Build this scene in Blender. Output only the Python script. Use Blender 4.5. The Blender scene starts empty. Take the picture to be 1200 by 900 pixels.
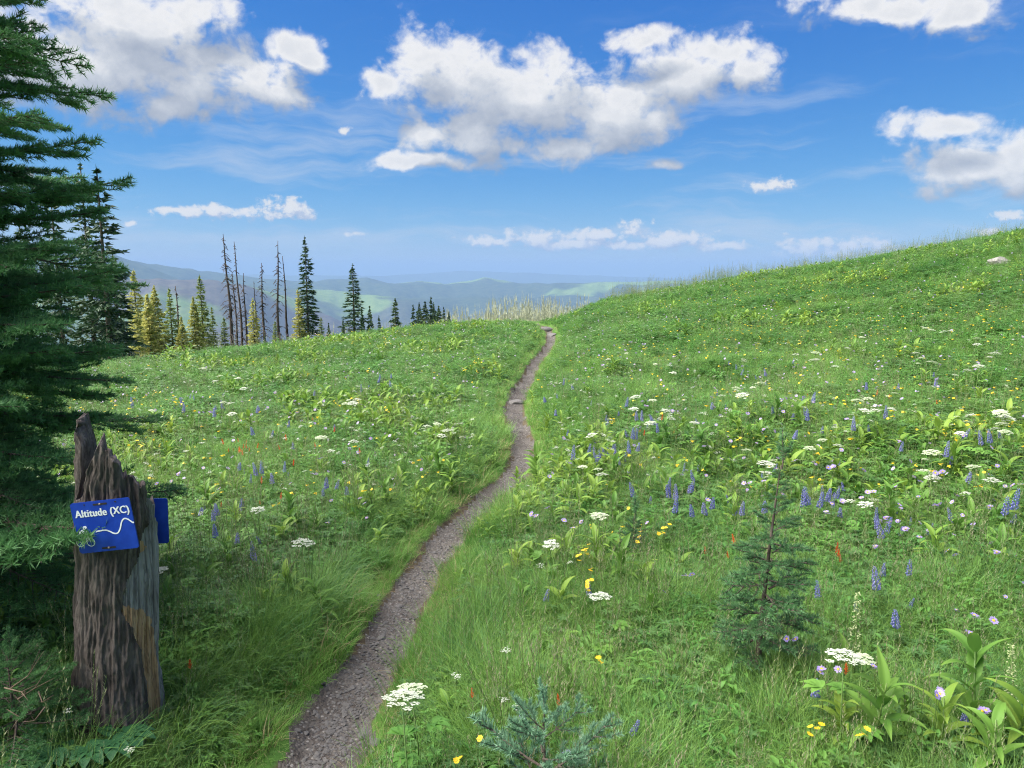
import bpy, bmesh, math, random
import numpy as np
from mathutils import Vector, Matrix, Euler

SC = bpy.context.scene
COL = SC.collection
R = math.radians
rng = np.random.default_rng(7)
random.seed(7)

# ------------------------------------------------------------------ camera, light, exposure
PITCH = R(8.53)
EYE = 1.6
cam_d = bpy.data.cameras.new('camera'); cam = bpy.data.objects.new('camera', cam_d); COL.objects.link(cam)
cam.location = (0, 0, EYE); cam.rotation_euler = (R(90) - PITCH, 0, 0)
cam_d.sensor_width = 36; cam_d.lens = 27; cam_d.clip_start = 0.05; cam_d.clip_end = 300000
SC.camera = cam

SUN_TO = Vector((-0.66, -0.06, 0.75)).normalized()
sun_d = bpy.data.lights.new('sun', 'SUN'); sun = bpy.data.objects.new('sun', sun_d); COL.objects.link(sun)
sun_d.energy = 4.0; sun_d.angle = R(75.0); sun_d.color = (1.0, 0.95, 0.86)
sun.rotation_euler = SUN_TO.to_track_quat('Z', 'Y').to_euler()
SUN_EL = math.asin(SUN_TO.z); SUN_AZ = math.atan2(SUN_TO.x, SUN_TO.y)

SC.view_settings.view_transform = 'Standard'
SC.view_settings.look = 'None'
SC.view_settings.gamma = 1.0
SC.view_settings.exposure = 1.92
SKY_K = 0.12

SC.render.engine = 'CYCLES'
cy = SC.cycles
cy.use_denoising = True
try: cy.denoiser = 'OPENIMAGEDENOISE'
except Exception: pass
cy.denoising_input_passes = 'RGB_ALBEDO_NORMAL'; cy.denoising_prefilter = 'NONE'; cy.filter_width = 1.1
cy.max_bounces = 6; cy.diffuse_bounces = 3; cy.glossy_bounces = 2; cy.transmission_bounces = 3
cy.transparent_max_bounces = 6; cy.volume_bounces = 1
cy.sample_clamp_indirect = 4.0
cy.use_adaptive_sampling = True; cy.adaptive_threshold = 0.028
cy.caustics_reflective = False; cy.caustics_refractive = False

# pixel of the photograph (1200 x 900) -> direction of sight in the world
FPX = 900.0
def ray(px, py):
    a = (px - 600) / FPX; b = (450 - py) / FPX
    return np.array([a, math.cos(PITCH) + b * math.sin(PITCH), -math.sin(PITCH) + b * math.cos(PITCH)])
def at_depth(px, py, d):
    return np.array([0, 0, EYE]) + ray(px, py) * d
def azel(px, py):
    v = ray(px, py); v = v / np.linalg.norm(v)
    return math.degrees(math.atan2(v[0], v[1])), math.degrees(math.asin(v[2]))

# ------------------------------------------------------------------ node helpers
class NT:
    def __init__(s, nt): s.nt = nt; s.N = nt.nodes; s.L = nt.links
    def n(s, t, **kw):
        x = s.N.new(t)
        for k, v in kw.items(): setattr(x, k, v)
        return x
    def put(s, sock, v):
        if v is None: return
        if isinstance(v, bpy.types.NodeSocket): s.L.new(v, sock)
        else: sock.default_value = v
    def m(s, op, a, b=None, c=None, clamp=False):
        x = s.n('ShaderNodeMath', operation=op); x.use_clamp = clamp
        for i, v in enumerate((a, b, c)): s.put(x.inputs[i], v)
        return x.outputs[0]
    def v(s, op, a, b=None, out=0):
        x = s.n('ShaderNodeVectorMath', operation=op)
        s.put(x.inputs[0], a)
        if op == 'SCALE': s.put(x.inputs['Scale'], b)
        else: s.put(x.inputs[1], b)
        return x.outputs[out]
    def noise(s, vec, scale, detail=4, rough=.55, dist=0, out='Fac', dim='3D'):
        x = s.n('ShaderNodeTexNoise', noise_dimensions=dim); s.put(x.inputs['Vector'], vec)
        x.inputs['Scale'].default_value = scale; x.inputs['Detail'].default_value = detail
        x.inputs['Roughness'].default_value = rough; x.inputs['Distortion'].default_value = dist
        return x.outputs[out]
    def ramp(s, fac, stops, interp='LINEAR'):
        x = s.n('ShaderNodeValToRGB'); x.color_ramp.interpolation = interp; s.put(x.inputs[0], fac)
        e = x.color_ramp.elements
        while len(e) < len(stops): e.new(.5)
        for i, (p, c) in enumerate(stops):
            e[i].position = p; e[i].color = (*c, 1) if len(c) == 3 else c
        return x.outputs[0]
    def sstep(s, v, a, b):
        x = s.n('ShaderNodeMapRange'); x.interpolation_type = 'SMOOTHSTEP'
        s.put(x.inputs[0], v); x.inputs[1].default_value = a; x.inputs[2].default_value = b
        x.inputs[3].default_value = 0; x.inputs[4].default_value = 1
        return x.outputs[0]
    def mix(s, f, a, b, blend='MIX'):
        x = s.n('ShaderNodeMix', data_type='RGBA', blend_type=blend)
        s.put(x.inputs[0], f); s.put(x.inputs[6], a if not isinstance(a, tuple) else (*a[:3], 1)); s.put(x.inputs[7], b if not isinstance(b, tuple) else (*b[:3], 1))
        return x.outputs[2]

# ------------------------------------------------------------------ world: Nishita sky with cumulus
def build_world():
    w = bpy.data.worlds.new('World'); SC.world = w; w.use_nodes = True
    t = NT(w.node_tree); t.N.clear()
    sky = t.n('ShaderNodeTexSky', sky_type='NISHITA'); sky.sun_disc = False
    sky.sun_elevation = SUN_EL; sky.sun_rotation = SUN_AZ
    sky.altitude = 1900; sky.air_density = 1.0; sky.dust_density = 0.3; sky.ozone_density = 2.0
    tc = t.n('ShaderNodeTexCoord').outputs['Generated']
    sp = t.n('ShaderNodeSeparateXYZ'); t.L.new(tc, sp.inputs[0])
    az = t.m('MULTIPLY', t.m('ARCTAN2', sp.outputs[0], sp.outputs[1]), 57.29578)
    el = t.m('MULTIPLY', t.m('ARCSINE', sp.outputs[2]), 57.29578)
    cb = t.n('ShaderNodeCombineXYZ'); t.L.new(az, cb.inputs[0]); t.L.new(el, cb.inputs[1]); P = cb.outputs[0]
    big = [(10, 60, 140, 80), (120, 75, 130, 70), (215, 85, 120, 62), (305, 100, 70, 44), (345, 55, 36, 30), (366, 74, 22, 22), (150, 20, 130, 60), (225, 10, 50, 26), (-100, 60, 120, 70), (190, 130, 70, 22),
           (490, 75, 50, 50), (545, 100, 90, 66), (625, 115, 110, 66), (715, 135, 95, 56), (770, 140, 40, 36), (450, 95, 35, 26), (505, 158, 40, 30), (500, 192, 84, 15), (660, 172, 120, 30), (560, 150, 60, 50),
           (800, 85, 90, 46), (868, 84, 56, 30), (752, 48, 60, 20), (830, 60, 60, 24), (780, 199, 34, 13),
           (1150, 190, 122, 38), (1195, 172, 70, 36), (1200, 212, 80, 28), (1104, 150, 74, 22), (1270, 190, 80, 48),
           (1050, 8, 130, 22), (1130, 14, 50, 36), (940, -6, 46, 22)]
    small = [(250, 248, 90, 10), (338, 244, 42, 16), (330, 252, 60, 9), (210, 246, 40, 7), (575, 284, 44, 9), (625, 279, 44, 14), (690, 278, 56, 12), (742, 268, 24, 14), (790, 282, 70, 14), (850, 290, 44, 8), (700, 287, 160, 8),
             (948, 290, 50, 16), (1014, 288, 48, 15), (980, 298, 80, 8), (900, 216, 36, 9), (405, 152, 13, 6), (414, 274, 19, 5), (1186, 252, 34, 9), (1160, 273, 18, 8), (150, 262, 14, 5),
             (20, 210, 60, 14), (-60, 250, 70, 14), (1260, 250, 40, 8)]
    def blobs(lst, Pin, k):
        acc = None
        for (x, y, rx, ry) in lst:
            a, e = azel(x, y); a1, _ = azel(x + 1, y); _, e1 = azel(x, y - 1)
            q = t.v('MULTIPLY', t.v('SUBTRACT', Pin, (a, e, 0)), (1 / (rx * (a1 - a)), 1 / (ry * (e1 - e)), 0))
            l = t.v('LENGTH', q, out=1)
            acc = l if acc is None else t.m('SMOOTH_MIN', acc, l, k)
        return t.m('SUBTRACT', 1.0, acc)
    def warp(Pin, sc, amt):
        nz = t.noise(Pin, sc, 2, .5, out='Color', dim='2D')
        return t.v('ADD', Pin, t.v('SCALE', t.v('SUBTRACT', nz, (.5, .5, .5)), amt))
    def field(Pin, lst, k, s1, wamp, namp):
        Pw = warp(Pin, s1 * .6, wamp)
        M = blobs(lst, Pw, k)
        Ps = t.v('MULTIPLY', Pin, (1, 1.25, 1))
        n1 = t.noise(Ps, s1, 8, .60, .3, dim='2D')
        vo = t.n('ShaderNodeTexVoronoi', feature='F1', voronoi_dimensions='2D'); t.L.new(warp(Ps, s1 * 3, .5 * wamp), vo.inputs['Vector'])
        vo.inputs['Scale'].default_value = s1 * 2.0; vo.inputs['Detail'].default_value = 2.0
        n4 = t.noise(t.v('ADD', Ps, (7.3, 2.1, 0)), s1 * 3.3, 5, .6, .2, dim='2D')
        nn = t.m('ADD', t.m('MULTIPLY', t.m('SUBTRACT', n4, .5), .5 * namp), t.m('ADD', t.m('MULTIPLY', t.m('SUBTRACT', n1, .5), 2.0 * namp), t.m('MULTIPLY', t.m('SUBTRACT', .45, vo.outputs['Distance']), .45 * namp)))
        return t.m('ADD', t.m('MINIMUM', M, .8), nn), M
    # loose unseen clouds outside the frame: continue the sky, thickened to brighten the ambient light
    gsp = t.v('MULTIPLY', tc, (1, 1, 2.2))
    g = t.noise(gsp, 2.6, 6, .55)
    outside = t.m('MAXIMUM', t.sstep(t.m('ABSOLUTE', az), 44, 60), t.sstep(el, 30, 42))
    gd = t.m('MULTIPLY', t.sstep(g, .45, .58), t.m('MULTIPLY', outside, t.sstep(el, 3, 10)))
    # sky colour
    E2 = 1 / 2 ** SC.view_settings.exposure / SKY_K
    sc = t.n('ShaderNodeSeparateColor'); t.L.new(t.v('SCALE', sky.outputs[0], SKY_K), sc.inputs[0])
    cc_ = t.n('ShaderNodeCombineColor')
    for i, (g_, a_) in enumerate([(1.6, .62), (.94, .676), (.42, .875)]):      # sky colour graded by a fitted power curve per channel
        t.L.new(t.m('MULTIPLY', t.m('POWER', sc.outputs[i], g_), a_ * E2), cc_.inputs[i])
    skyc = cc_.outputs[0]
    # thin cirrus veil
    ci = t.noise(t.v('ADD', t.v('MULTIPLY', warp(P, .2, 2.0), (.045, .35, 1)), (3.1, .7, 0)), 1.0, 6, .62, dim='2D')
    cim = t.m('MULTIPLY', t.sstep(ci, .48, .74), t.m('MULTIPLY', t.sstep(el, .3, 2.5), t.m('SUBTRACT', 1.0, t.sstep(el, 6, 20))))
    K = 1.0 / SKY_K / 2 ** SC.view_settings.exposure
    skyv = t.mix(t.m('MULTIPLY', cim, .5), skyc, (.60 * K, .68 * K, .80 * K))
    basecol = t.mix(gd, skyv, (.68 * K, .70 * K, .74 * K))
    # the cumulus in the part of the sky in front
    T0, M0 = field(P, big, .22, .30, 2.2, .78)
    T1, M1 = field(t.v('ADD', P, (-1.1, 2.3, 0)), big, .22, .30, 2.2, .78)
    d0 = t.sstep(T0, -.14, .54)
    dif = t.m('ADD', t.m('MULTIPLY', t.m('SUBTRACT', M0, M1), 1.25), t.m('MULTIPLY', t.m('SUBTRACT', t.m('SUBTRACT', T0, M0), t.m('SUBTRACT', T1, M1)), .60))
    li = t.m('MULTIPLY_ADD', dif, .85, .45, clamp=True)
    deep = t.sstep(T0, .25, 1.1)
    li = t.m('MULTIPLY', li, t.m('MULTIPLY_ADD', deep, -.18, 1.0))
    cc = t.ramp(li, [(0.0, (.36 * K, .41 * K, .51 * K)), (.35, (.48 * K, .52 * K, .60 * K)), (.68, (.66 * K, .69 * K, .74 * K)), (1.0, (.95 * K, .94 * K, .93 * K))])
    S0, _ = field(P, small, .2, .75, .8, .9)
    S1, _ = field(t.v('ADD', P, (-.45, .55, 0)), small, .2, .75, .8, .9)
    e0 = t.sstep(S0, -.06, .6)
    li2 = t.m('MULTIPLY_ADD', t.m('SUBTRACT', S0, S1), .9, .62, clamp=True)
    c2 = t.ramp(li2, [(0.0, (.42 * K, .50 * K, .66 * K)), (.5, (.56 * K, .62 * K, .75 * K)), (1.0, (.88 * K, .87 * K, .86 * K))])
    fcol = t.mix(t.m('MULTIPLY', e0, .97), basecol, c2)
    fcol = t.mix(t.m('MULTIPLY', d0, .98), fcol, cc)
    b0 = t.n('ShaderNodeBackground'); t.L.new(basecol, b0.inputs[0]); b0.inputs[1].default_value = SKY_K
    b1 = t.n('ShaderNodeBackground'); t.L.new(fcol, b1.inputs[0]); b1.inputs[1].default_value = SKY_K
    inr = t.m('MULTIPLY', t.m('MULTIPLY', t.m('LESS_THAN', t.m('ABSOLUTE', az), 62), t.m('LESS_THAN', el, 40)), t.m('GREATER_THAN', el, -1))
    mx = t.n('ShaderNodeMixShader'); t.L.new(inr, mx.inputs[0]); t.L.new(b0.outputs[0], mx.inputs[1]); t.L.new(b1.outputs[0], mx.inputs[2])
    o = t.n('ShaderNodeOutputWorld'); t.L.new(mx.outputs[0], o.inputs[0])
    w.cycles.sampling_method = 'MANUAL'; w.cycles.sample_map_resolution = 512
build_world()

# ------------------------------------------------------------------ numpy noise
def _hash(ix, iy, seed):
    h = (ix.astype(np.int64) * 374761393 + iy.astype(np.int64) * 668265263 + seed * 974634777) & 0x7fffffff
    h = ((h ^ (h >> 13)) * 1274126177) & 0x7fffffff
    return ((h ^ (h >> 16)) & 0xffff) / 65535.0
def vnoise(x, y, seed=0):
    x = np.asarray(x, float); y = np.asarray(y, float)
    ix = np.floor(x); iy = np.floor(y); fx = x - ix; fy = y - iy
    fx = fx * fx * (3 - 2 * fx); fy = fy * fy * (3 - 2 * fy)
    a = _hash(ix, iy, seed); b = _hash(ix + 1, iy, seed); c = _hash(ix, iy + 1, seed); d = _hash(ix + 1, iy + 1, seed)
    return (a * (1 - fx) + b * fx) * (1 - fy) + (c * (1 - fx) + d * fx) * fy
def fbm(x, y, seed=0, oct=4):
    s = 0; a = .5; tot = 0
    for i in range(oct):
        s = s + a * vnoise(x * 2 ** i, y * 2 ** i, seed + i * 17); tot += a; a *= .5
    return s / tot

# ------------------------------------------------------------------ terrain
_crest = [(-900, 560, 12, .12), (-300, 470, 12, .14), (0, 442, 12.5, .15), (130, 434, 13.5, .15), (250, 417, 16, .145), (400, 397, 19, .135), (520, 381, 22, .11), (600, 376, 24, .09),
          (630, 381, 24, .085), (645, 382, 24.5, .085), (662, 372, 25, .085), (700, 353, 27, .09), (800, 335, 30, .1), (900, 318, 33, .1), (1000, 303, 35, .1), (1100, 287, 36, .1), (1200, 270, 36, .1), (1500, 225, 36, .1)]
_A, _H, _RR, _S = [-180], [0.8], [30], [.1]
for (px, py, rr, s) in _crest:
    v = ray(px, py); tt = rr / math.hypot(v[0], v[1])
    grass = .07 if 615 < px < 650 else .19
    _A.append(math.degrees(math.atan2(v[0], v[1]))); _H.append(EYE + v[2] * tt - grass); _RR.append(rr); _S.append(s)
_A.append(180); _H.append(.8); _RR.append(30); _S.append(.1)
_ag = np.arange(-180, 180.01, .1)
def _sm(vals, w):
    g = np.interp(_ag, _A, vals); k = np.exp(-.5 * (np.arange(-60, 61) * .1 / w) ** 2); k /= k.sum()
    return np.convolve(np.pad(g, 60, mode='edge'), k, 'valid')
_Hg, _Rg, _Sg = _sm(_H, .7), _sm(_RR, 1.5), _sm(_S, 1.5)
_far = None
def h_base(x, y):
    x = np.asarray(x, float); y = np.asarray(y, float)
    a = np.degrees(np.arctan2(x, y)); r = np.hypot(x, y)
    H = np.interp(a, _ag, _Hg); RR = np.interp(a, _ag, _Rg); S = np.interp(a, _ag, _Sg)
    t = np.clip(r / RR, 0, 1); g = t * t * (3 - 2 * t)
    d = np.maximum(r - RR, 0)
    z = H * g - S * d * d / (d + 6)
    fade = np.clip(1 - r / 60, 0, 1)
    z = z + (fbm(x * .35 + 9, y * .35 + 3, 5, 3) - .5) * .22 * np.clip(r / 8, 0, 1) * np.where(r < RR, 1, fade) * np.clip(1.4 - np.abs(t - .95) * 0, 0, 1)
    return z
_pathpx = [(362, 895), (398, 832), (432, 775), (462, 722), (484, 684), (514, 638), (556, 592), (592, 562), (610, 540), (612, 515), (604, 490), (604, 468), (616, 445), (630, 420), (643, 404), (645, 393), (639, 383)]
def _hit(px, py, hf, off=0.0, tmax=90):
    v = ray(px, py); ts = np.concatenate([np.linspace(1.2, 12, 1200), np.linspace(12, tmax, 2400)])
    X = v[0] * ts; Y = v[1] * ts; Z = EYE + v[2] * ts
    below = Z < hf(X, Y) + off
    i = int(np.argmax(below)) if below.any() else len(ts) - 1
    return np.array([X[i], Y[i]])
_pp = np.array([_hit(a, b, h_base) for a, b in _pathpx])
_pp = np.vstack([[-2.3, -1.2], [-1.7, .6], [-1.05, 1.75], _pp, _pp[-1] + [-.5, 3], _pp[-1] + [-1.6, 8], _pp[-1] + [-1.8, 16]])
# smooth curve through the points
def catmull(P, n):
    out = []
    for i in range(len(P) - 1):
        p0 = P[max(i - 1, 0)]; p1 = P[i]; p2 = P[i + 1]; p3 = P[min(i + 2, len(P) - 1)]
        for t in np.linspace(0, 1, n, endpoint=False):
            out.append(.5 * ((2 * p1) + (-p0 + p2) * t + (2 * p0 - 5 * p1 + 4 * p2 - p3) * t * t + (-p0 + 3 * p1 - 3 * p2 + p3) * t ** 3))
    out.append(P[-1]); return np.array(out)
PATH = catmull(_pp, 10)
def dpath(x, y):
    x = np.asarray(x, float); y = np.asarray(y, float); sh = x.shape
    p = np.stack([x.ravel(), y.ravel()], 1); best = np.full(len(p), 1e9)
    for i in range(len(PATH) - 1):
        a = PATH[i]; d = PATH[i + 1] - a; L = d @ d
        t = np.clip(((p - a) @ d) / L, 0, 1)
        q = a + t[:, None] * d
        best = np.minimum(best, np.hypot(p[:, 0] - q[:, 0], p[:, 1] - q[:, 1]))
    return best.reshape(sh)
def side(x, y):   # >0: right of the trail
    return x - np.interp(y, PATH[:, 1], PATH[:, 0])
def h_near(x, y):
    z = h_base(x, y); d = dpath(x, y)
    dd = d + (fbm(np.asarray(x) * 6, np.asarray(y) * 6, 31, 3) - .5) * .07
    k = np.clip((dd - .075) / .10, 0, 1); k = k * k * (3 - 2 * k)
    bump = (fbm(np.asarray(x) * 1.3, np.asarray(y) * 1.3, 3, 4) - .5) * .16
    rough = (fbm(np.asarray(x) * 14, np.asarray(y) * 14, 8, 3) - .5) * .014
    return z + k * bump - (1 - k) * .055 + rough
def hz(x, y): return float(h_near(np.array([x]), np.array([y]))[0])
# fast lookup grid for placing (hit tests)
def ground(px, py, off=0.0):
    return _hit(px, py, h_base, off)

# ------------------------------------------------------------------ mesh builder
class MB:
    def __init__(s): s.v = []; s.f = []; s.m = []; s.t = []; s.n = 0
    def add(s, verts, faces, mat=0, t=0.0):
        verts = np.asarray(verts, float).reshape(-1, 3); b = s.n
        s.v.append(verts); s.n += len(verts)
        s.t.append(np.full(len(verts), t) if np.isscalar(t) else np.asarray(t, float))
        s.f.extend([tuple(int(i) + b for i in f) for f in faces]); s.m.extend([mat] * len(faces) if np.isscalar(mat) else list(mat))
    def tris(s, V, mat=0, t=None):      # V: (n,3,3)
        n = len(V); b = s.n; s.v.append(V.reshape(-1, 3)); s.n += 3 * n
        s.t.append(np.zeros(3 * n) if t is None else t.reshape(-1))
        idx = (np.arange(3 * n).reshape(-1, 3) + b).tolist(); s.f.extend(idx); s.m.extend([mat] * n)
    def merge(s, o, M=None, matmap=None):
        V = np.vstack(o.v)
        if M is not None:
            M = np.array(M); V = V @ M[:3, :3].T + M[:3, 3]
        b = s.n; s.v.append(V); s.n += len(V); s.t.append(np.concatenate(o.t))
        s.f.extend([tuple(i + b for i in f) for f in o.f]); s.m.extend(o.m if matmap is None else [matmap[i] for i in o.m])
    def mesh(s, name, mats, smooth=True):
        me = bpy.data.meshes.new(name); me.from_pydata(np.vstack(s.v).tolist() if s.v else [], [], s.f)
        for m in mats: me.materials.append(m)
        me.polygons.foreach_set('material_index', np.array(s.m, np.int32))
        if smooth: me.polygons.foreach_set('use_smooth', np.ones(len(s.f), bool))
        at = me.attributes.new('t', 'FLOAT', 'POINT'); at.data.foreach_set('value', np.concatenate(s.t).astype(np.float32))
        me.update(); return me
    def obj(s, name, mats, parent=None, smooth=True, loc=None):
        return link(name, s.mesh(name, mats, smooth), parent, loc)
def link(name, data, parent=None, loc=None, rot=None, scl=None):
    o = bpy.data.objects.new(name, data); COL.objects.link(o)
    if parent: o.parent = parent
    if loc is not None: o.location = tuple(map(float, loc))
    if rot is not None: o.rotation_euler = rot
    if scl is not None: o.scale = (scl, scl, scl) if np.isscalar(scl) else scl
    return o
def tag(o, label=None, cat=None, group=None, kind=None):
    if label: o['label'] = label
    if cat: o['category'] = cat
    if group: o['group'] = group
    if kind: o['kind'] = kind
    return o
def empty(name, loc, label, cat, group=None, rz=0):
    o = bpy.data.objects.new(name, None); COL.objects.link(o); o.location = tuple(map(float, loc)); o.rotation_euler = (0, 0, rz)
    o.empty_display_size = .1
    return tag(o, label, cat, group)
def norm(v): v = np.asarray(v, float); return v / (np.linalg.norm(v) + 1e-12)
def tube(mb, pts, rad, sides=6, mat=0, t0=0.0, t1=1.0, cap=True):
    pts = np.asarray(pts, float); n = len(pts); rad = np.broadcast_to(np.asarray(rad, float), (n,))
    V = []; up = np.array([0.13, .21, .97])
    for i in range(n):
        d = norm(pts[min(i + 1, n - 1)] - pts[max(i - 1, 0)])
        a = np.cross(d, up); a = np.cross(d, [1, 0, 0]) if np.linalg.norm(a) < 1e-3 else a
        a = norm(a); b = np.cross(d, a)
        th = np.arange(sides) * 2 * math.pi / sides
        V.append(pts[i] + rad[i] * (np.cos(th)[:, None] * a + np.sin(th)[:, None] * b))
    F = [(i * sides + j, i * sides + (j + 1) % sides, (i + 1) * sides + (j + 1) % sides, (i + 1) * sides + j) for i in range(n - 1) for j in range(sides)]
    if cap: F += [tuple(range((n - 1) * sides, n * sides)), tuple(reversed(range(sides)))]
    mb.add(np.vstack(V), F, mat, np.repeat(np.linspace(t0, t1, n), sides))
def leaf(mb, base, az, e0, e1, L, w, segs=5, mat=0, fold=.25, shape='lance', t0=0.0, twist=0.0):
    """curved leaf: heading az, elevation angle e0 at the foot to e1 at the tip"""
    ts = np.linspace(0, 1, segs + 1); el = e0 + (e1 - e0) * ts ** 1.3
    hd = np.array([math.cos(az), math.sin(az), 0]); sd = np.array([-math.sin(az), math.cos(az), 0])
    p = np.array(base, float); V = []; T = []
    for i, t in enumerate(ts):
        if i: p = p + L / segs * (hd * math.cos(el[i]) + np.array([0, 0, 1]) * math.sin(el[i]))
        if shape == 'blade': ww = w * (1 - t) ** .7 * min(1, .6 + t)
        elif shape == 'oval': ww = w * (math.sin(math.pi * (.06 + .94 * t ** .8)) ** .8 if t < 1 else 0)
        else: ww = w * (math.sin(math.pi * (.08 + .92 * t ** .65)) if t < 1 else 0)
        nrm = -hd * math.sin(el[i]) + np.array([0, 0, 1]) * math.cos(el[i])
        s2 = sd * math.cos(twist * t) + nrm * math.sin(twist * t)
        if shape == 'pleat':
            V += [p + s2 * ww * u_ + nrm * ww * (fold * abs(u_) * 2 + (.035 if q_ % 2 else 0)) for q_, u_ in enumerate((-.5, -.34, -.17, 0, .17, .34, .5))]; T += [t0 + (1 - t0) * t - (.0 if q_ % 2 else .12) for q_ in range(7)]; continue
        V += [p - s2 * ww / 2 + nrm * ww * fold, p, p + s2 * ww / 2 + nrm * ww * fold] if shape != 'blade' else [p - s2 * ww / 2, p + s2 * ww / 2]
        T += [t0 + (1 - t0) * t] * (3 if shape != 'blade' else 2)
    k = 7 if shape == 'pleat' else 3 if shape != 'blade' else 2
    F = []
    for i in range(segs):
        for j in range(k - 1): F.append((i * k + j, i * k + j + 1, (i + 1) * k + j + 1, (i + 1) * k + j))
    mb.add(V, F, mat, T)

# ------------------------------------------------------------------ materials
def new_mat(name):
    m = bpy.data.materials.new(name); m.use_nodes = True; t = NT(m.node_tree); t.N.clear()
    o = t.n('ShaderNodeOutputMaterial'); return m, t, o
def leaf_mat(name, c1, c2, tip=None, trans=.35, rough=.5, patch=.25, spec=.3):
    """thin leaf: colour varies from plant to plant, over the meadow, and from foot to tip"""
    m, t, o = new_mat(name)
    rnd = t.n('ShaderNodeObjectInfo').outputs['Random']
    col = t.mix(rnd, c1, c2)
    pos = t.n('ShaderNodeNewGeometry').outputs['Position']
    nz = t.m('ADD', t.m('MULTIPLY', t.noise(pos, .5, 3, .6), .55), t.m('MULTIPLY', t.noise(pos, 2.6, 3, .6), .45))
    h = t.n('ShaderNodeHueSaturation'); t.L.new(col, h.inputs['Color'])
    t.put(h.inputs['Hue'], t.m('MULTIPLY_ADD', t.m('SUBTRACT', nz, .5), -.10 * patch / .25, .5))
    t.put(h.inputs['Value'], t.m('MULTIPLY_ADD', t.m('SUBTRACT', nz, .5), 1.0 * patch / .25, 1.0))
    h.inputs['Saturation'].default_value = 1.0
    col = h.outputs[0]
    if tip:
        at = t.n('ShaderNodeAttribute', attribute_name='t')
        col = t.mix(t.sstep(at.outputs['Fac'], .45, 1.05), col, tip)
    b = t.n('ShaderNodeBsdfPrincipled'); t.L.new(col, b.inputs['Base Color']); b.inputs['Roughness'].default_value = rough
    b.inputs['Specular IOR Level'].default_value = spec
    tr = t.n('ShaderNodeBsdfTranslucent'); t.L.new(t.mix(.5, col, (1.0, 1.0, .25), 'MULTIPLY') if False else col, tr.inputs[0])
    mx = t.n('ShaderNodeMixShader'); mx.inputs[0].default_value = trans
    t.L.new(b.outputs[0], mx.inputs[1]); t.L.new(tr.outputs[0], mx.inputs[2]); t.L.new(mx.outputs[0], o.inputs[0])
    return m
def plain(name, c1, c2=None, scale=8, rough=.7, bump=0, bscale=30, trans=0, stretch=None, detail=5):
    m, t, o = new_mat(name)
    b = t.n('ShaderNodeBsdfPrincipled'); b.inputs['Roughness'].default_value = rough; b.inputs['Specular IOR Level'].default_value = .25
    vec = t.n('ShaderNodeTexCoord').outputs['Object']
    if stretch: vec = t.v('MULTIPLY', vec, stretch)
    if c2:
        rnd = t.n('ShaderNodeObjectInfo').outputs['Random']
        f = t.m('ADD', t.sstep(t.noise(vec, scale, detail, .6), .3, .7), t.m('MULTIPLY', t.m('SUBTRACT', rnd, .5), .35), clamp=True)
        t.L.new(t.mix(f, c1, c2), b.inputs['Base Color'])
    else: b.inputs['Base Color'].default_value = (*c1, 1)
    if bump:
        bp = t.n('ShaderNodeBump'); bp.inputs['Strength'].default_value = bump; bp.inputs['Distance'].default_value = .01
        t.L.new(t.noise(vec, bscale, 6, .65), bp.inputs['Height']); t.L.new(bp.outputs[0], b.inputs['Normal'])
    if trans:
        tr = t.n('ShaderNodeBsdfTranslucent'); tr.inputs[0].default_value = (*c1, 1)
        mx = t.n('ShaderNodeMixShader'); mx.inputs[0].default_value = trans
        t.L.new(b.outputs[0], mx.inputs[1]); t.L.new(tr.outputs[0], mx.inputs[2]); t.L.new(mx.outputs[0], o.inputs[0])
    else: t.L.new(b.outputs[0], o.inputs[0])
    return m

M = {}
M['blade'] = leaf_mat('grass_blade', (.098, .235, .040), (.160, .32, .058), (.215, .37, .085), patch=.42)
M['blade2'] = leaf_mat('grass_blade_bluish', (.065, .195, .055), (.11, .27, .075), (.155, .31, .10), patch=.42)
M['seed'] = leaf_mat('grass_seed_head', (.22, .24, .12), (.30, .27, .18), trans=.3)
M['forb'] = leaf_mat('forb_leaf', (.075, .21, .040), (.12, .28, .054), (.13, .30, .058), patch=.42)
M['darkleaf'] = leaf_mat('dark_lobed_leaf', (.025, .095, .040), (.035, .12, .045), trans=.2)
M['forb2'] = leaf_mat('light_forb_leaf', (.10, .24, .042), (.15, .31, .058))
M['lupleaf'] = leaf_mat('lupine_leaf', (.070, .165, .050), (.11, .22, .060))
M['hell'] = leaf_mat('hellebore_leaf', (.14, .26, .038), (.20, .32, .050), (.24, .34, .06), patch=.3, spec=.22)
M['hell2'] = leaf_mat('hellebore_leaf_deep', (.090, .205, .035), (.13, .26, .045), (.16, .28, .05), patch=.3, spec=.22)
M['stem'] = leaf_mat('green_stem', (.09, .17, .04), (.14, .22, .06), trans=.1)
M['white'] = leaf_mat('white_petal', (.56, .60, .50), (.66, .68, .58), trans=.35, patch=.04)
M['cream'] = leaf_mat('cream_umbel', (.48, .55, .36), (.58, .63, .46), trans=.3, patch=.04)
M['blue'] = leaf_mat('lupine_petal', (.14, .17, .54), (.26, .25, .62), (.42, .42, .70), trans=.3, patch=.06)
M['lilac'] = leaf_mat('lilac_petal', (.36, .27, .66), (.48, .38, .72), trans=.35, patch=.05)
M['yellow'] = leaf_mat('yellow_petal', (.78, .52, .02), (.80, .62, .05), trans=.3, patch=.05)
M['red'] = leaf_mat('paintbrush_bract', (.62, .07, .02), (.70, .16, .04), trans=.3, patch=.05)
M['dry'] = leaf_mat('dry_blade', (.27, .22, .11), (.36, .28, .15), trans=.2)
M['needle'] = leaf_mat('fir_needle', (.065, .18, .070), (.095, .23, .080), (.13, .29, .10), trans=.35, patch=.12)
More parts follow.
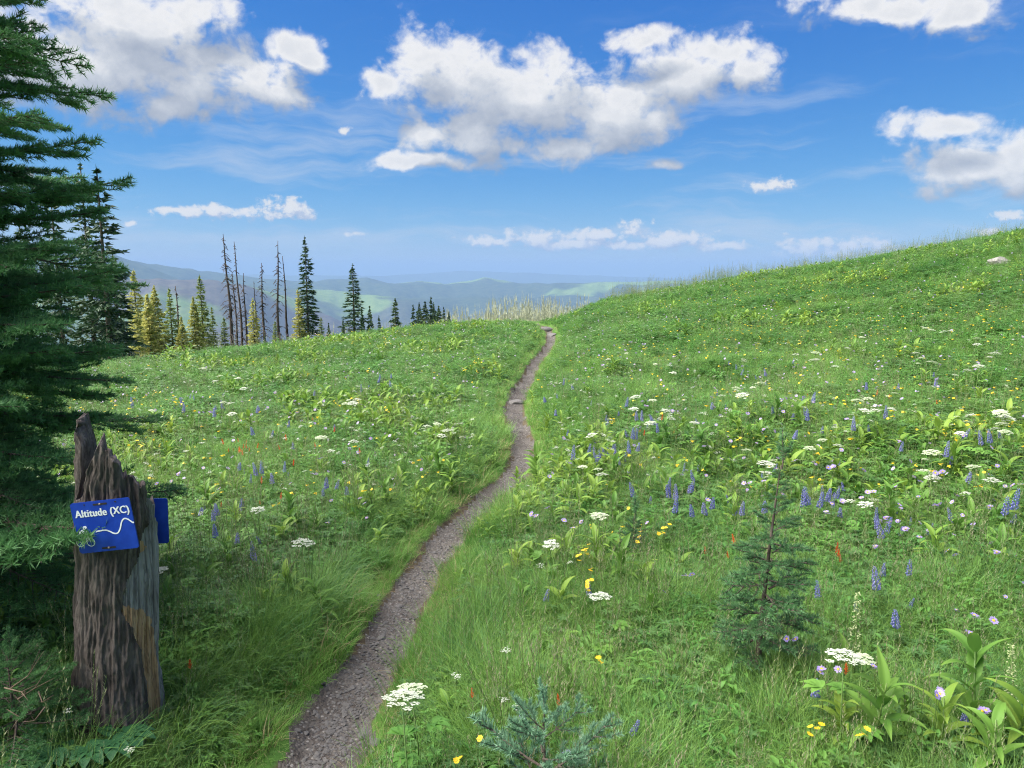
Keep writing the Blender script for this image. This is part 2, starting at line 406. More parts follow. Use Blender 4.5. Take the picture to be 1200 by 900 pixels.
M['needle_young'] = leaf_mat('young_fir_needle', (.055, .15, .060), (.08, .195, .075), (.12, .25, .10), trans=.2, patch=.08)
M['needle_blue'] = leaf_mat('bluish_fir_needle', (.11, .24, .145), (.15, .29, .17), (.20, .35, .22), trans=.2, patch=.06)
M['far_dark'] = leaf_mat('dark_conifer_needle', (.028, .065, .028), (.045, .09, .032), trans=.12, patch=.1)
M['far_green'] = leaf_mat('green_conifer_needle', (.20, .26, .075), (.27, .33, .10), trans=.3, patch=.1)
M['far_gold'] = leaf_mat('sun_tinted_conifer_needle', (.36, .37, .11), (.47, .46, .15), trans=.35, patch=.1)  # golden sunlight on the far trees put into the needle colour
M['pale'] = leaf_mat('pale_conifer_needle', (.27, .31, .20), (.37, .39, .27), trans=.15, patch=.08)
M['bark'] = plain('fir_bark', (.060, .045, .036), (.14, .115, .095), 14, .9, .5, 60)
M['snag'] = plain('dead_wood', (.034, .028, .027), (.085, .068, .064), 3, .9)
M['twig'] = plain('dry_twig', (.085, .060, .042), (.15, .11, .08), 20, .85)
M['rock'] = plain('grey_stone', (.085, .080, .080), (.17, .16, .155), 12, .85, .5, 40)
M['boulder'] = plain('lichen_boulder', (.16, .155, .145), (.27, .26, .24), 4, .9, .6, 14)

# ------------------------------------------------------------------ ground, trail, valley, haze
def ground_mats():
    m, t, o = new_mat('meadow_soil')
    b = t.n('ShaderNodeBsdfPrincipled'); b.inputs['Roughness'].default_value = .95; b.inputs['Specular IOR Level'].default_value = .1
    pos = t.n('ShaderNodeNewGeometry').outputs['Position']
    n1 = t.noise(pos, 2.2, 5, .6); n2 = t.noise(pos, 25, 5, .7); at = t.n('ShaderNodeAttribute', attribute_name='t')
    g = t.mix(t.sstep(n1, .35, .65), (.045, .105, .022), (.085, .16, .034))
    soil = t.mix(t.sstep(n2, .3, .7), (.050, .038, .028), (.105, .085, .055))
    t.L.new(t.mix(t.sstep(t.m('ADD', at.outputs['Fac'], t.m('MULTIPLY', t.m('SUBTRACT', n2, .5), .5)), .15, .6), soil, g), b.inputs['Base Color'])
    bp = t.n('ShaderNodeBump'); bp.inputs['Strength'].default_value = .6; bp.inputs['Distance'].default_value = .02
    t.L.new(n2, bp.inputs['Height']); t.L.new(bp.outputs[0], b.inputs['Normal']); t.L.new(b.outputs[0], o.inputs[0])
    m2, t, o = new_mat('trail_dirt')
    b = t.n('ShaderNodeBsdfPrincipled'); b.inputs['Roughness'].default_value = .9; b.inputs['Specular IOR Level'].default_value = .2
    pos = t.n('ShaderNodeNewGeometry').outputs['Position']
    n1 = t.noise(pos, 3.0, 5, .6); n2 = t.noise(pos, 40, 6, .7)
    vo = t.n('ShaderNodeTexVoronoi', feature='F1'); t.L.new(pos, vo.inputs['Vector']); vo.inputs['Scale'].default_value = 70
    c = t.mix(t.sstep(n1, .35, .65), (.072, .063, .058), (.138, .126, .117))
    c = t.mix(t.sstep(n2, .35, .75), c, (.062, .050, .044))
    hv = t.n('ShaderNodeSeparateColor'); t.L.new(vo.outputs['Color'], hv.inputs[0])
    c = t.mix(t.m('MULTIPLY', t.sstep(hv.outputs[0], .78, .86), t.sstep(vo.outputs['Distance'], .5, .3)), c, (.22, .205, .195))
    t.L.new(c, b.inputs['Base Color'])
    bp = t.n('ShaderNodeBump'); bp.inputs['Strength'].default_value = .9; bp.inputs['Distance'].default_value = .012
    t.L.new(t.m('SUBTRACT', n2, t.m('MULTIPLY', vo.outputs['Distance'], .8)), bp.inputs['Height']); t.L.new(bp.outputs[0], b.inputs['Normal']); t.L.new(b.outputs[0], o.inputs[0])
    return m, m2
m_soil, m_dirt = ground_mats()

R_NEAR = 60.0
def build_ground():
    az = np.concatenate([np.arange(-180, -52, 4.0), np.arange(-52, 52.01, .3), np.arange(56, 180, 4.0)])
    r = np.concatenate([[.02], np.geomspace(.3, R_NEAR, 400)])
    A, RR = np.meshgrid(np.radians(az), r, indexing='ij')
    X = RR * np.sin(A); Y = RR * np.cos(A)
    Z = h_base(X, Y); D = np.full(X.shape, 9.0)
    k = (np.abs(side(X, Y)) < 2.5) & (Y > -2)
    D[k] = dpath(X[k], Y[k])
    nearm = RR < 40
    Z[nearm] = h_near_d(X[nearm], Y[nearm], D[nearm])
    na, nr = X.shape
    V = np.stack([X, Y, Z], -1).reshape(-1, 3)
    i = np.arange(na); j = np.arange(nr - 1)
    I, J = np.meshgrid(i, j, indexing='ij'); I2 = (I + 1) % na
    F = np.stack([I * nr + J, I2 * nr + J, I2 * nr + J + 1, I * nr + J + 1], -1).reshape(-1, 4)[:, ::-1]
    Df = D.reshape(-1)[F].mean(1); C = V[F].mean(1)
    lim = .096 + .060 * np.clip((4.2 - C[:, 1]) / 1.8, 0, 1) + (fbm(C[:, 0] * 5, C[:, 1] * 5, 77, 3) - .5) * .10
    is_t = Df < lim
    def sub(name, Fs, mat):
        u, inv = np.unique(Fs, return_inverse=True); me = bpy.data.meshes.new(name)
        me.from_pydata(V[u].tolist(), [], inv.reshape(-1, 4).tolist()); me.materials.append(mat)
        me.polygons.foreach_set('use_smooth', np.ones(len(Fs), bool))
        at = me.attributes.new('t', 'FLOAT', 'POINT'); at.data.foreach_set('value', np.clip((D.reshape(-1)[u] - .10) / .07, 0, 1).astype(np.float32))
        me.update(); o = link(name, me); tag(o, kind='structure'); return o
    tag(sub('meadow_ground', F[~is_t], m_soil), 'grassy meadow ground rising to a hill at one side')
    tag(sub('trail', F[is_t], m_dirt), 'narrow dirt trail winding through the meadow to the crest')
def h_near_d(x, y, d):
    z = h_base(x, y)
    dd = d + (fbm(x * 6, y * 6, 31, 3) - .5) * .07
    k = np.clip((dd - .075) / .10, 0, 1); k = k * k * (3 - 2 * k)
    fr = np.clip((40 - np.hypot(x, y)) / 15, 0, 1)
    return z + (k * (fbm(x * 1.3, y * 1.3, 3, 4) - .5) * .16 - (1 - k) * .055 + (fbm(x * 14, y * 14, 8, 3) - .5) * .014) * fr
build_ground()

_ridges = [  # distance m, relative width, [(px, crest py)], roughness in px
    (5200, .24, [(-900, 330), (0, 322), (100, 322), (150, 327), (235, 327), (300, 336), (350, 353), (420, 384), (520, 420), (1300, 520)], 2.0),
    (9500, .22, [(-900, 380), (200, 372), (300, 347), (340, 336), (380, 329), (430, 325), (460, 332), (490, 329), (522, 333), (566, 325), (592, 329), (620, 336), (660, 343), (700, 349), (760, 362), (900, 380), (1500, 360), (2400, 350)], 2.0),
    (7200, .20, [(-900, 300), (-100, 297), (0, 294), (100, 294), (135, 299), (160, 308), (190, 320), (215, 329), (260, 333), (330, 337), (500, 350), (1500, 350)], 1.5),
    (8600, .16, [(-900, 305), (0, 298), (135, 304), (180, 309), (225, 315), (270, 321), (310, 326), (360, 330), (500, 333), (700, 331), (1000, 328), (2000, 330)], 1.5),
    (20000, .14, [(-900, 318), (0, 319), (300, 322), (450, 323), (520, 319), (545, 317), (600, 319), (700, 323), (830, 328), (1000, 326), (2000, 322)], .9)]
FLOOR = -720.0
def h_far(x, y):
    a = np.degrees(np.arctan2(x, y)); r = np.hypot(x, y)
    z = h_base(x, y)
    z = z - 480 * np.clip((r - 260) / 2400, 0, 4) ** 1.15
    lo = FLOOR + (fbm(x / 1500, y / 1500, 4, 4) - .5) * 160
    z = np.maximum(z, lo)
    for k, (rc, w, tab, rough) in enumerate(_ridges):
        aa = []; ee = []
        for px, py in tab:
            v = ray(px, py); aa.append(math.degrees(math.atan2(v[0], v[1]))); ee.append(v[2] / math.hypot(v[0], v[1]))
        e = np.interp(a, aa, ee) + (fbm(a * 1.1 + 40, a * 0 + k * 3.3, 50 + k, 5) - .5) * 2 * rough / FPX
        crest = EYE + rc * e
        rr = rc * (1 + (fbm(a * .25, a * 0 + 7.7, 60 + k, 3) - .5) * .16)
        q = np.log(r / rr) / w
        prof = np.exp(-q * q)
        fold = 1 + (fbm(x / 1100 + 3, y / 1100, 70 + k, 6) - .5) * .75 * np.clip(np.abs(q) * 2.2, 0, 1)
        z = np.maximum(z, FLOOR + (crest - FLOOR) * np.clip(prof * fold, 0, 1.0))
    return z
def build_valley():
    az = np.concatenate([np.arange(-180, -62, 6.0), np.arange(-62, 62.01, .2), np.arange(66, 180, 6.0)])
    r = np.concatenate([[R_NEAR - .001], np.geomspace(R_NEAR + 2, 300, 24), np.geomspace(320, 62000, 230)])
    A, RR = np.meshgrid(np.radians(az), r, indexing='ij'); X = RR * np.sin(A); Y = RR * np.cos(A)
    Z = h_far(X, Y); na, nr = X.shape
    V = np.stack([X, Y, Z], -1).reshape(-1, 3); I, J = np.meshgrid(np.arange(na), np.arange(nr - 1), indexing='ij'); I2 = (I + 1) % na
    F = np.stack([I * nr + J + 1, I2 * nr + J + 1, I2 * nr + J, I * nr + J], -1).reshape(-1, 4)
    m, t, o = new_mat('forested_hills')
    b = t.n('ShaderNodeBsdfPrincipled'); b.inputs['Roughness'].default_value = 1.0; b.inputs['Specular IOR Level'].default_value = 0
    pos = t.n('ShaderNodeNewGeometry').outputs['Position']; pk = t.v('SCALE', pos, .001)
    n1 = t.noise(t.v('MULTIPLY', pk, (.6, .6, 0)), 1.0, 6, .6); n2 = t.noise(pk, 14, 5, .75)
    rad = t.v('LENGTH', pk, out=1)
    forest = t.mix(t.sstep(n2, .35, .65), (.022, .042, .026), (.055, .075, .040))
    burnt = t.mix(t.sstep(n2, .35, .65), (.050, .042, .042), (.085, .075, .062))
    nb = t.noise(pk, .5, 3, .5)
    br = t.m('MULTIPLY', t.sstep(rad, 1.5, 2.5), t.m('SUBTRACT', 1.0, t.sstep(rad, 5.6, 7.0)))
    c = t.mix(t.m('MULTIPLY', br, t.sstep(nb, .3, .45)), forest, burnt)
    grass = t.mix(t.sstep(n2, .3, .7), (.08, .135, .035), (.14, .20, .06))
    n3 = t.noise(t.v('ADD', t.v('MULTIPLY', pk, (.30, .42, 0)), (5.2, 1.3, 0)), 1.0, 5, .55)
    c = t.mix(t.m('MULTIPLY', t.sstep(n3, .525, .56), t.m('SUBTRACT', 1.0, t.sstep(rad, 10.0, 13.0))), c, grass)
    # the near slope under the pale forest
    near = t.m('SUBTRACT', 1.0, t.sstep(rad, .3, .7))
    c = t.mix(near, c, (.085, .10, .045))
    t.L.new(c, b.inputs['Base Color']); t.L.new(b.outputs[0], o.inputs[0])
    me = bpy.data.meshes.new('valley_and_hills'); me.from_pydata(V.tolist(), [], F.tolist()); me.materials.append(m)
    me.polygons.foreach_set('use_smooth', np.ones(len(F), bool)); me.update()
    tag(link('valley_and_hills', me), 'hazy blue forested valley and rolling hills beyond the meadow', kind='structure')
build_valley()

def build_haze():
    bm = bmesh.new(); bmesh.ops.create_cube(bm, size=1)
    lo, hi, S = -1000.0, 215.0, 66000.0
    for v in bm.verts: v.co = Vector((v.co.x * 2 * S, v.co.y * 2 * S, lo if v.co.z < 0 else hi))
    me = bpy.data.meshes.new('haze'); bm.to_mesh(me); bm.free()
    m, t, o = new_mat('haze_air'); p = t.n('ShaderNodeVolumePrincipled')
    p.inputs['Color'].default_value = (.225, .345, .56, 1); p.inputs['Density'].default_value = HAZE_DENSITY; p.inputs['Anisotropy'].default_value = 0.0
    t.L.new(p.outputs[0], o.inputs['Volume']); me.materials.append(m)
    tag(link('haze', me), 'pale blue air haze over the valley', kind='stuff')
HAZE_DENSITY = 1.15e-4
# ------------------------------------------------------------------ conifers close by: branches that carry real needles
def needles(mb, p0, p1, per_m, length, width, rs, mat=0, up=.35, tint=0.0):
    p0 = np.asarray(p0); p1 = np.asarray(p1); ax = p1 - p0; L = np.linalg.norm(ax)
    n = max(4, int(L * per_m)); ax = ax / (L + 1e-9)
    t = rs.random(n); base = p0 + np.outer(t, p1 - p0)
    rd = rs.normal(size=(n, 3)); rd -= np.outer(rd @ ax, ax); rd /= np.linalg.norm(rd, axis=1)[:, None] + 1e-9
    rd[:, 2] += up
    d = rd * .85 + ax * .65 + rs.normal(size=(n, 3)) * .12; d /= np.linalg.norm(d, axis=1)[:, None]
    ln = length * (.75 + .5 * rs.random(n))
    w = np.cross(d, rs.normal(size=(n, 3))); w /= np.linalg.norm(w, axis=1)[:, None] + 1e-9
    V = np.stack([base - w * width / 2, base + w * width / 2, base + d * ln[:, None]], 1)
    tt = np.clip(np.stack([t * .3 + tint, t * .3 + tint, t * .5 + tint + .25], 1), 0, 1)
    mb.tris(V, mat, tt)
def spray(L, seed, per_m=430, nl=.024, nw=.0028, gap=.05, droop=.10, lift=.10, ratio=.42):
    """flat fir branch along +X: material 0 needles, 1 bark"""
    rs = np.random.default_rng(seed); mb = MB()
    def axis(t): return np.array([L * t, .02 * L * math.sin(3 * t + seed), L * (-droop * t * 1.6 + lift * t * t * 1.9)])
    ts = np.linspace(0, 1, 9); tube(mb, [axis(t) for t in ts], np.linspace(.011 * L + .002, .0012, 9), 4, 1, cap=False)
    for i in range(4, 9): needles(mb, axis(ts[i - 1]), axis(ts[i]), per_m, nl, nw, rs, 0, tint=.3 * ts[i])
    k = int(.88 * L / gap)
    for i in range(k):
        t = .12 + .86 * (i + rs.random() * .6) / k
        for sd in (-1, 1):
            if rs.random() < .08: continue
            ln = ratio * L * (1 - t) ** .75 * (.55 + .6 * rs.random()) * (.35 + .65 * min(1, t * 3)) + .035
            a = sd * R(38 + 22 * rs.random()); tilt = rs.normal() * .12 - .05
            p = axis(t); d = np.array([math.cos(a), math.sin(a), tilt]); q = p + d * ln * .55; e = q + norm(np.array([math.cos(a * .75), math.sin(a * .75), tilt + .16])) * ln * .45
            tube(mb, [p, q, e], [.003, .002, .001], 3, 1, cap=False)
            needles(mb, p + d * ln * .12, q, per_m, nl, nw, rs, 0, tint=.1); needles(mb, q, e, per_m, nl, nw, rs, 0, tint=.35)
            m = int(ln / .055)
            for j in range(m):
                f = .25 + .65 * (j + rs.random()) / max(m, 1); s2 = rs.choice([-1, 1]); b = a + s2 * R(42)
                pp = p + (e - p) * f; l2 = min(.10, ln * .38) * (1 - f * .6) * (.6 + .7 * rs.random())
                ee = pp + np.array([math.cos(b), math.sin(b), tilt + .08]) * l2
                needles(mb, pp, ee, per_m, nl, nw, rs, 0, tint=.4)
    return mb
def trunk_mb(pts, r0, r1, sides=10, seed=0):
    mb = MB(); n = len(pts); rs = np.random.default_rng(seed)
    tube(mb, pts, np.linspace(r0, r1, n) * (1 + .06 * rs.normal(size=n)), sides, 0); return mb
def near_fir(name, base, height, r0, radius_at, n, sprays, mats, label, cat, group=None, seed=1, z0=.05, lean=(0, 0), el0=-12, el1=35, extra=(), trunkmat=None, azr=None, dz=0):
    """trunk and one object per branch; sprays: list of (length, mesh)"""
    rs = np.random.default_rng(seed)
    root = empty(name, base, label, cat, group)
    zs = np.linspace(-.15, height, 12); pts = [np.array([lean[0] * max(z, 0) + .01 * math.sin(z * 3 + seed), lean[1] * max(z, 0) + .01 * math.cos(z * 2.3), z]) for z in zs]
    trunk_mb(pts, r0, r0 * .08, 10, seed).obj('trunk', [trunkmat or M['bark']], root)
    def put(z, az, el, Lw, roll=0):
        i = int(np.argmin([abs(s[0] - Lw) for s in sprays])); cand = [s for s in sprays if abs(s[0] - sprays[i][0]) < 1e-6]
        s = cand[rs.integers(len(cand))]; k = Lw / s[0]
        p = (lean[0] * z, lean[1] * z, z)
        Mx = Matrix.Translation(p) @ Matrix.Rotation(az, 4, 'Z') @ Matrix.Rotation(-el, 4, 'Y') @ Matrix.Rotation(roll, 4, 'X') @ Matrix.Diagonal((k, k * (.85 + .3 * rs.random()), k, 1))
        o = link('branch', s[1], root); o.matrix_local = Mx
    ga = 0
    for i in range(n):
        f = (i + rs.random() * .7) / n; z = z0 + (height - z0) * f ** .9 * .985
        ga += 2.399963 + rs.normal() * .25
        az = ga if azr is None else azr[0] + (azr[1] - azr[0]) * ((ga / 6.2831853) % 1)
        Lw = radius_at(z) * (.72 + .42 * rs.random())
        put(z, az, R(el0 + (el1 - el0) * f ** 2 + rs.normal() * 5), Lw, rs.normal() * .15)
    for (z, az, el, Lw) in extra: put(z, az, el, Lw)
    put(height - .12 * radius_at(height * .6), 0, R(86), max(.12, radius_at(height) * 1.2))
    return root

SPR = []
for L_, sd_ in ((.55, 1), (.55, 2), (.85, 3), (.85, 4), (1.2, 5), (1.2, 6)):
    mb = spray(L_, sd_, per_m=620, nl=.027, nw=.0042); SPR.append((L_, mb.mesh('fir_branch', [M['needle'], M['bark']], False)))
YSPR = []
for L_, sd_ in ((.13, 11), (.13, 12), (.24, 13), (.24, 14), (.24, 15)):
    mb = spray(L_, sd_, per_m=1200, nl=.018, nw=.0028, gap=.028, droop=.05, lift=.10, ratio=.5); YSPR.append((L_, mb.mesh('young_fir_branch', [M['needle_young'], M['bark']], False)))
BSPR = []
for L_, sd_ in ((.20, 21), (.20, 22), (.30, 23)):
    mb = spray(L_, sd_, per_m=1500, nl=.020, nw=.0032, gap=.045, droop=.04, lift=.10, ratio=.5); BSPR.append((L_, mb.mesh('bluish_fir_branch', [M['needle_blue'], M['bark']], False)))

def big_fir():
    bx, by = at_depth(-135, 600, 3.25)[:2]; base = np.array([bx, by, hz(bx, by)])
    def rad(z): return float(np.interp(z, [0, .4, 1.0, 1.6, 2.3, 3.0, 3.8, 4.8, 5.6], [.95, 1.15, 1.22, 1.15, 1.0, .78, .6, .38, .12]))
    ex = []
    def to(px, py, d, rise=.12):   # a branch whose tip shows at px, py
        tip = at_depth(px, py, d) - base; hor = math.hypot(tip[0], tip[1])
        L = math.hypot(hor, rise * hor) ; z = tip[2] - hor * rise
        ex.append((z, math.atan2(tip[1], tip[0]), math.atan2(tip[2] - z, hor) + .03, L))
    for q in [(157, 226, 3.3, .02), (120, 180, 3.2, .0), (62, 8, 3.3, .1), (52, 62, 3.2, .05), (48, 120, 3.3, 0), (52, 85, 3.5, .1), (150, 330, 3.4, 0), (128, 262, 3.3, -.05), (140, 425, 3.2, -.1), (146, 465, 3.1, -.22), (130, 500, 3.3, -.2),
              (117, 655, 2.40, -.03), (104, 662, 2.42, -.08), (112, 238, 3.5, .0), (96, 352, 3.0, -.05), (60, 560, 2.7, -.15), (86, 590, 3.2, -.2), (70, 660, 3.0, -.25), (90, 300, 2.9, -.05), (70, 430, 2.8, -.1), (45, 150, 3.1, .05), (30, 35, 3.4, .1)]: to(*q)
    near_fir('fir_tree', base, 5.5, .10, rad, 300, SPR, None, 'large dark green fir filling the edge of the picture behind the signed stump', 'fir tree', None, seed=5, z0=.12, el0=-16, el1=30, extra=ex)
big_fir()
def young_firs():
    p = ground(885, 822); b = (p[0], p[1], hz(*p)); tip = at_depth(906, 520, np.dot(np.array([p[0], p[1], 0]), [0, 1, 0]) * 1.0)
    near_fir('fir_sapling', b, .88, .016, lambda z: float(np.interp(z, [0, .15, .3, .45, .6, .75, .88], [.08, .15, .19, .155, .11, .06, .02])), 40, YSPR, None,
             'waist-high young fir standing alone in the grass with a bare lower trunk', 'fir sapling', 'young firs in the meadow', seed=3, z0=.15, lean=(.06, .0), el0=-6, el1=40)
    p = at_depth(636, 925, 2.12); b = (p[0] , p[1], hz(p[0], p[1]))
    near_fir('fir_sapling', b, .42, .010, lambda z: float(np.interp(z, [0, .2, .3, .42], [.28, .27, .21, .09])), 15, BSPR, None,
             'bluish green fir sapling with plump shoots at the bottom edge of the picture', 'fir sapling', 'young firs in the meadow', seed=8, z0=.06, el0=12, el1=50)
    p = ground(742, 665); b = (p[0], p[1], hz(*p))
    near_fir('fir_sapling', b, .30, .007, lambda z: float(np.interp(z, [0, .3], [.13, .03])), 34, [YSPR[0], YSPR[1]], None,
             'tiny dark fir seedling beside yellow flowers and broad leaves', 'fir sapling', 'young firs in the meadow', seed=9, z0=.03, el0=0, el1=45)
    p = at_depth(15, 815, 2.45); b = (p[0], p[1], hz(p[0], p[1]))
    near_fir('fir_sapling', b, .42, .012, lambda z: float(np.interp(z, [0, .2, .42], [.34, .30, .05])), 48, [SPR[0], SPR[1]], None,
             'low dark fir with dry bare twigs at the corner beside the stump', 'fir sapling', 'young firs in the meadow', seed=10, z0=.04, el0=-4, el1=45)
    mb = MB(); rs = np.random.default_rng(4)
    for k in range(7):
        a = at_depth(5 + 8 * k, 815 + rs.normal() * 14, 2.32); e = at_depth(48 + rs.normal() * 22, 775 + 14 * k + rs.normal() * 16, 2.30)
        mid = (a + e) / 2 + [0, 0, -.02]; tube(mb, [a, mid, e], [.0026, .002, .0008], 4)
        tube(mb, [mid, mid + (e - a) * .3 + rs.normal(size=3) * .03], [.002, .0008], 3)
    o = link('dead_branch', mb.mesh('dead_branch', [M['twig']])); tag(o, 'dry brown twiggy branch lying over the dark low fir in the corner', 'branch')
young_firs()

# ------------------------------------------------------------------ conifers farther off
def conifer_crown(H, rad, seed, dens=1.0, droop=.35, clump=.26, z0=.06, ragged=.3, top=.12, cw=.13):
    """one mesh of many small leaf-sized faces set along drooping branches"""
    rs = np.random.default_rng(seed); mb = MB(); tr = []
    nwh = int(H / .17 * dens)
    side_r = 1 + ragged * np.array([math.sin(seed + 3), math.cos(seed * 2.1), math.sin(seed * 1.7)])
    for i in range(nwh):
        f = (i + rs.random()) / nwh; z = H * (z0 + (1 - z0) * f)
        rr = rad * ((1 - f) ** .8 * (1 - top) + top * (1 - f) ** .3) * (.8 + .35 * rs.random())
        for j in range(rs.integers(4, 8)):
            if rs.random() < .12: continue
            az = rs.random() * 6.283; L = rr * (.55 + .55 * rs.random()) * (1 + ragged * .5 * math.sin(az * 2 + f * 9 + seed))
            if L < .04: continue
            dz = -droop * (1 - f * .8); m = max(4, int(L / .065 * dens))
            ts = np.sqrt(rs.random(m)) * L
            sd = np.array([-math.sin(az), math.cos(az), 0]); hd = np.array([math.cos(az), math.sin(az), 0])
            for t in ts:
                lat = rs.normal() * .28 * (L * .5 + .08) * (1 - .5 * t / L)
                p = hd * t + sd * lat + np.array([0, 0, z + dz * t + .25 * t * t / max(L, .3) * droop + rs.normal() * .04])
                d = norm(hd * .9 + sd * (lat * 1.5 + rs.normal() * .45) + np.array([0, 0, dz * .6 + rs.normal() * .3]))
                w = norm(np.cross(d, rs.normal(size=3))) * cw * (.6 + .7 * rs.random()) * .5
                c = clump * (.6 + .7 * rs.random()) * min(1, .45 + L)
                tr.append([p - w - d * c * .3, p + w - d * c * .3, p + d * c * .7])
    for k in range(6):
        z = H * (.985 + .03 * k / 6); a = rs.random() * 6.28; tr.append([[-.03, 0, z - .3], [.03, 0, z - .3], [.02 * math.cos(a), .02 * math.sin(a), z + .12]])
    V = np.array(tr); mb.tris(V, 0, np.repeat(np.clip(np.hypot(V[:, :, 0], V[:, :, 1]).mean(1) / rad, 0, 1)[:, None], 3, 1)); return mb
def far_tree(name, px, py_top, depth, crown_mesh, H0, label, group, trunk_mesh=None, extra_w=1.0, cat='conifer', rz=0):
    x, y = at_depth(px, py_top, depth)[:2]; zt = at_depth(px, py_top, depth)[2]
    zb = float(h_base(np.array([x]), np.array([y]))[0]) if math.hypot(x, y) < R_NEAR else float(h_far(np.array([x]), np.array([y]))[0])
    zb -= .15; s = (zt - zb) / H0
    root = empty(name, (x, y, zb), label, cat, group, rz); root.scale = (s * extra_w, s * extra_w, s)
    if trunk_mesh: link('trunk', trunk_mesh, root)
    link('crown', crown_mesh, root)
    return root
TRUNK = trunk_mb([np.array([0, 0, z]) for z in np.linspace(-.3, 9.9, 6)], .13, .015, 6).mesh('conifer_trunk', [M['bark']])
def far_conifers():
    H0 = 10.0
    slim = [conifer_crown(H0, 1.45, s, 1.0, .5, .34, ragged=.35).mesh('slim_crown', [M['far_dark']], False) for s in (1, 2, 3)]
    spireg = [conifer_crown(H0, 1.25, s, 1.1, .4, .34, ragged=.3).mesh('spire_crown', [M['far_green']], False) for s in (4, 5)]
    gold = [conifer_crown(H0, 1.9, s, 1.25, .35, .34, ragged=.35, top=.2, cw=.20).mesh('bushy_crown', [M['far_gold']], False) for s in (6, 7)]
    goldslim = [conifer_crown(H0, 1.35, s, 1.1, .4, .3, ragged=.4, cw=.16).mesh('sun_tinted_crown', [M['far_gold']], False) for s in (8, 9)]
    smalld = [conifer_crown(H0, 2.0, s, .6, .35, .7, ragged=.35, cw=.4).mesh('small_crown', [M['far_dark']], False) for s in (10, 11, 12)]
    g = 'tall dark firs behind the big fir'
    far_tree('fir_tree', 94, 193, 31, slim[0], H0, 'tall dark fir, left one of the close pair behind the big fir', g, TRUNK, 1.0)
    far_tree('fir_tree', 113, 197, 30, slim[1], H0, 'tall dark fir, right one of the close pair behind the big fir', g, TRUNK, 1.25, rz=1)
    far_tree('fir_tree', 57, 203, 33, slim[2], H0, 'slim dark fir half hidden by the long branches of the big fir', g, TRUNK, .9, rz=2)
    far_tree('fir_tree', 132, 300, 34, slim[0], H0, 'short dark fir at the foot of the tall dark pair', g, TRUNK, 1.5, rz=3)
    far_tree('fir_tree', 22, 260, 30, slim[1], H0, 'dark fir glimpsed through the big fir beside the picture edge', g, TRUNK, 1.3, rz=4)
    g = 'sunlit yellowish conifers at the meadow edge'
    rows = [(156, 317, 44, goldslim[0], 1.25, 'slender yellowish spire nearest the dark firs, tallest of its trio'),
            (172, 345, 43, gold[0], 1.0, 'bushy yellowish conifer in the middle of the trio by the dark firs'),
            (180, 335, 45, gold[1], .9, 'pointed yellowish conifer, last of the bushy trio by the dark firs'),
            (198, 338, 46, spireg[0], 1.15, 'narrow green spire just past the bushy yellowish trio'),
            (226, 348, 47, gold[1], .9, 'broad pale yellow conifer beside the tall pale green spire'),
            (234, 323, 48, spireg[1], 1.1, 'tall pale green spire rising from the yellowish conifers'),
            (248, 360, 49, spireg[0], 1.0, 'small green conifer right of the tall pale green spire'),
            (262, 372, 49, spireg[1], 1.3, 'low green conifer at the foot of the tallest dead snag'),
            (296, 350, 50, goldslim[1], 1.15, 'small yellow green spire standing among the dead snags'),
            (376, 372, 52, spireg[0], 1.3, 'small green conifer just past the tall ragged spire fir'),
            (160, 362, 42, gold[0], .8, 'low yellowish conifer at the near side of the bushy trio'),
            (212, 372, 45, gold[0], .9, 'low yellowish conifer filling the gap before the pale green spire'),
            (322, 376, 50, spireg[1], 1.2, 'little green conifer between the dead snags and the spire fir')]
    for i, (px, py, d, me, w, lab) in enumerate(rows): far_tree('spruce_tree', px, py, d, me, H0, lab, g, TRUNK, w, rz=i * 1.3)
    g = 'spire firs on the crest'
    far_tree('fir_tree', 357, 278, 52, slim[2], H0, 'tall ragged spire fir right of the dead snags', g, TRUNK, .95, rz=.6)
    far_tree('fir_tree', 349, 340, 51.5, goldslim[0], H0, 'paler crown painted as the lit side of the tall spire fir', g, TRUNK, 1.2, rz=2)  # sunlight on the spire fir's flank painted as a paler crown
    far_tree('fir_tree', 413, 309, 50, slim[0], H0, 'lone compact spire fir between the tall spire and the small dark row', g, TRUNK, 1.35, rz=1.9)
    far_tree('fir_tree', 463, 350, 56, smalld[0], H0, 'small lone dark fir before the row of little dark firs', g, TRUNK, .8, rz=1)
    g = 'row of little dark firs on the crest'
    names = ['first', 'second', 'third', 'fourth', 'fifth', 'sixth', 'seventh', 'last']
    for i, (px, py) in enumerate([(484, 357), (491, 355), (498, 353), (505, 348), (508, 355), (514, 358), (520, 360), (526, 365)]):
        far_tree('fir_tree', px, py, 62 + (i * 7 % 5), smalld[i % 3], H0, f'{names[i]} little dark fir of the crest row, counted from the lone dark fir', g, None, .62 + .1 * (i % 3), rz=i)
    g = 'little firs beside the compact spire'
    for i, (px, py, lab) in enumerate([(424, 362, 'tiny fir touching the compact lone spire'), (433, 358, 'small slim fir next after the compact lone spire'), (444, 370, 'stubby thin little fir midway between compact spire and lone dark fir'), (402, 374, 'tiny fir on the near side of the compact lone spire'), (385, 378, 'tiny fir below the pale field between the two spires')]):
        far_tree('fir_tree', px, py, 58, smalld[(i + 1) % 3], H0, lab, g, None, .55, rz=i * 2)
far_conifers()
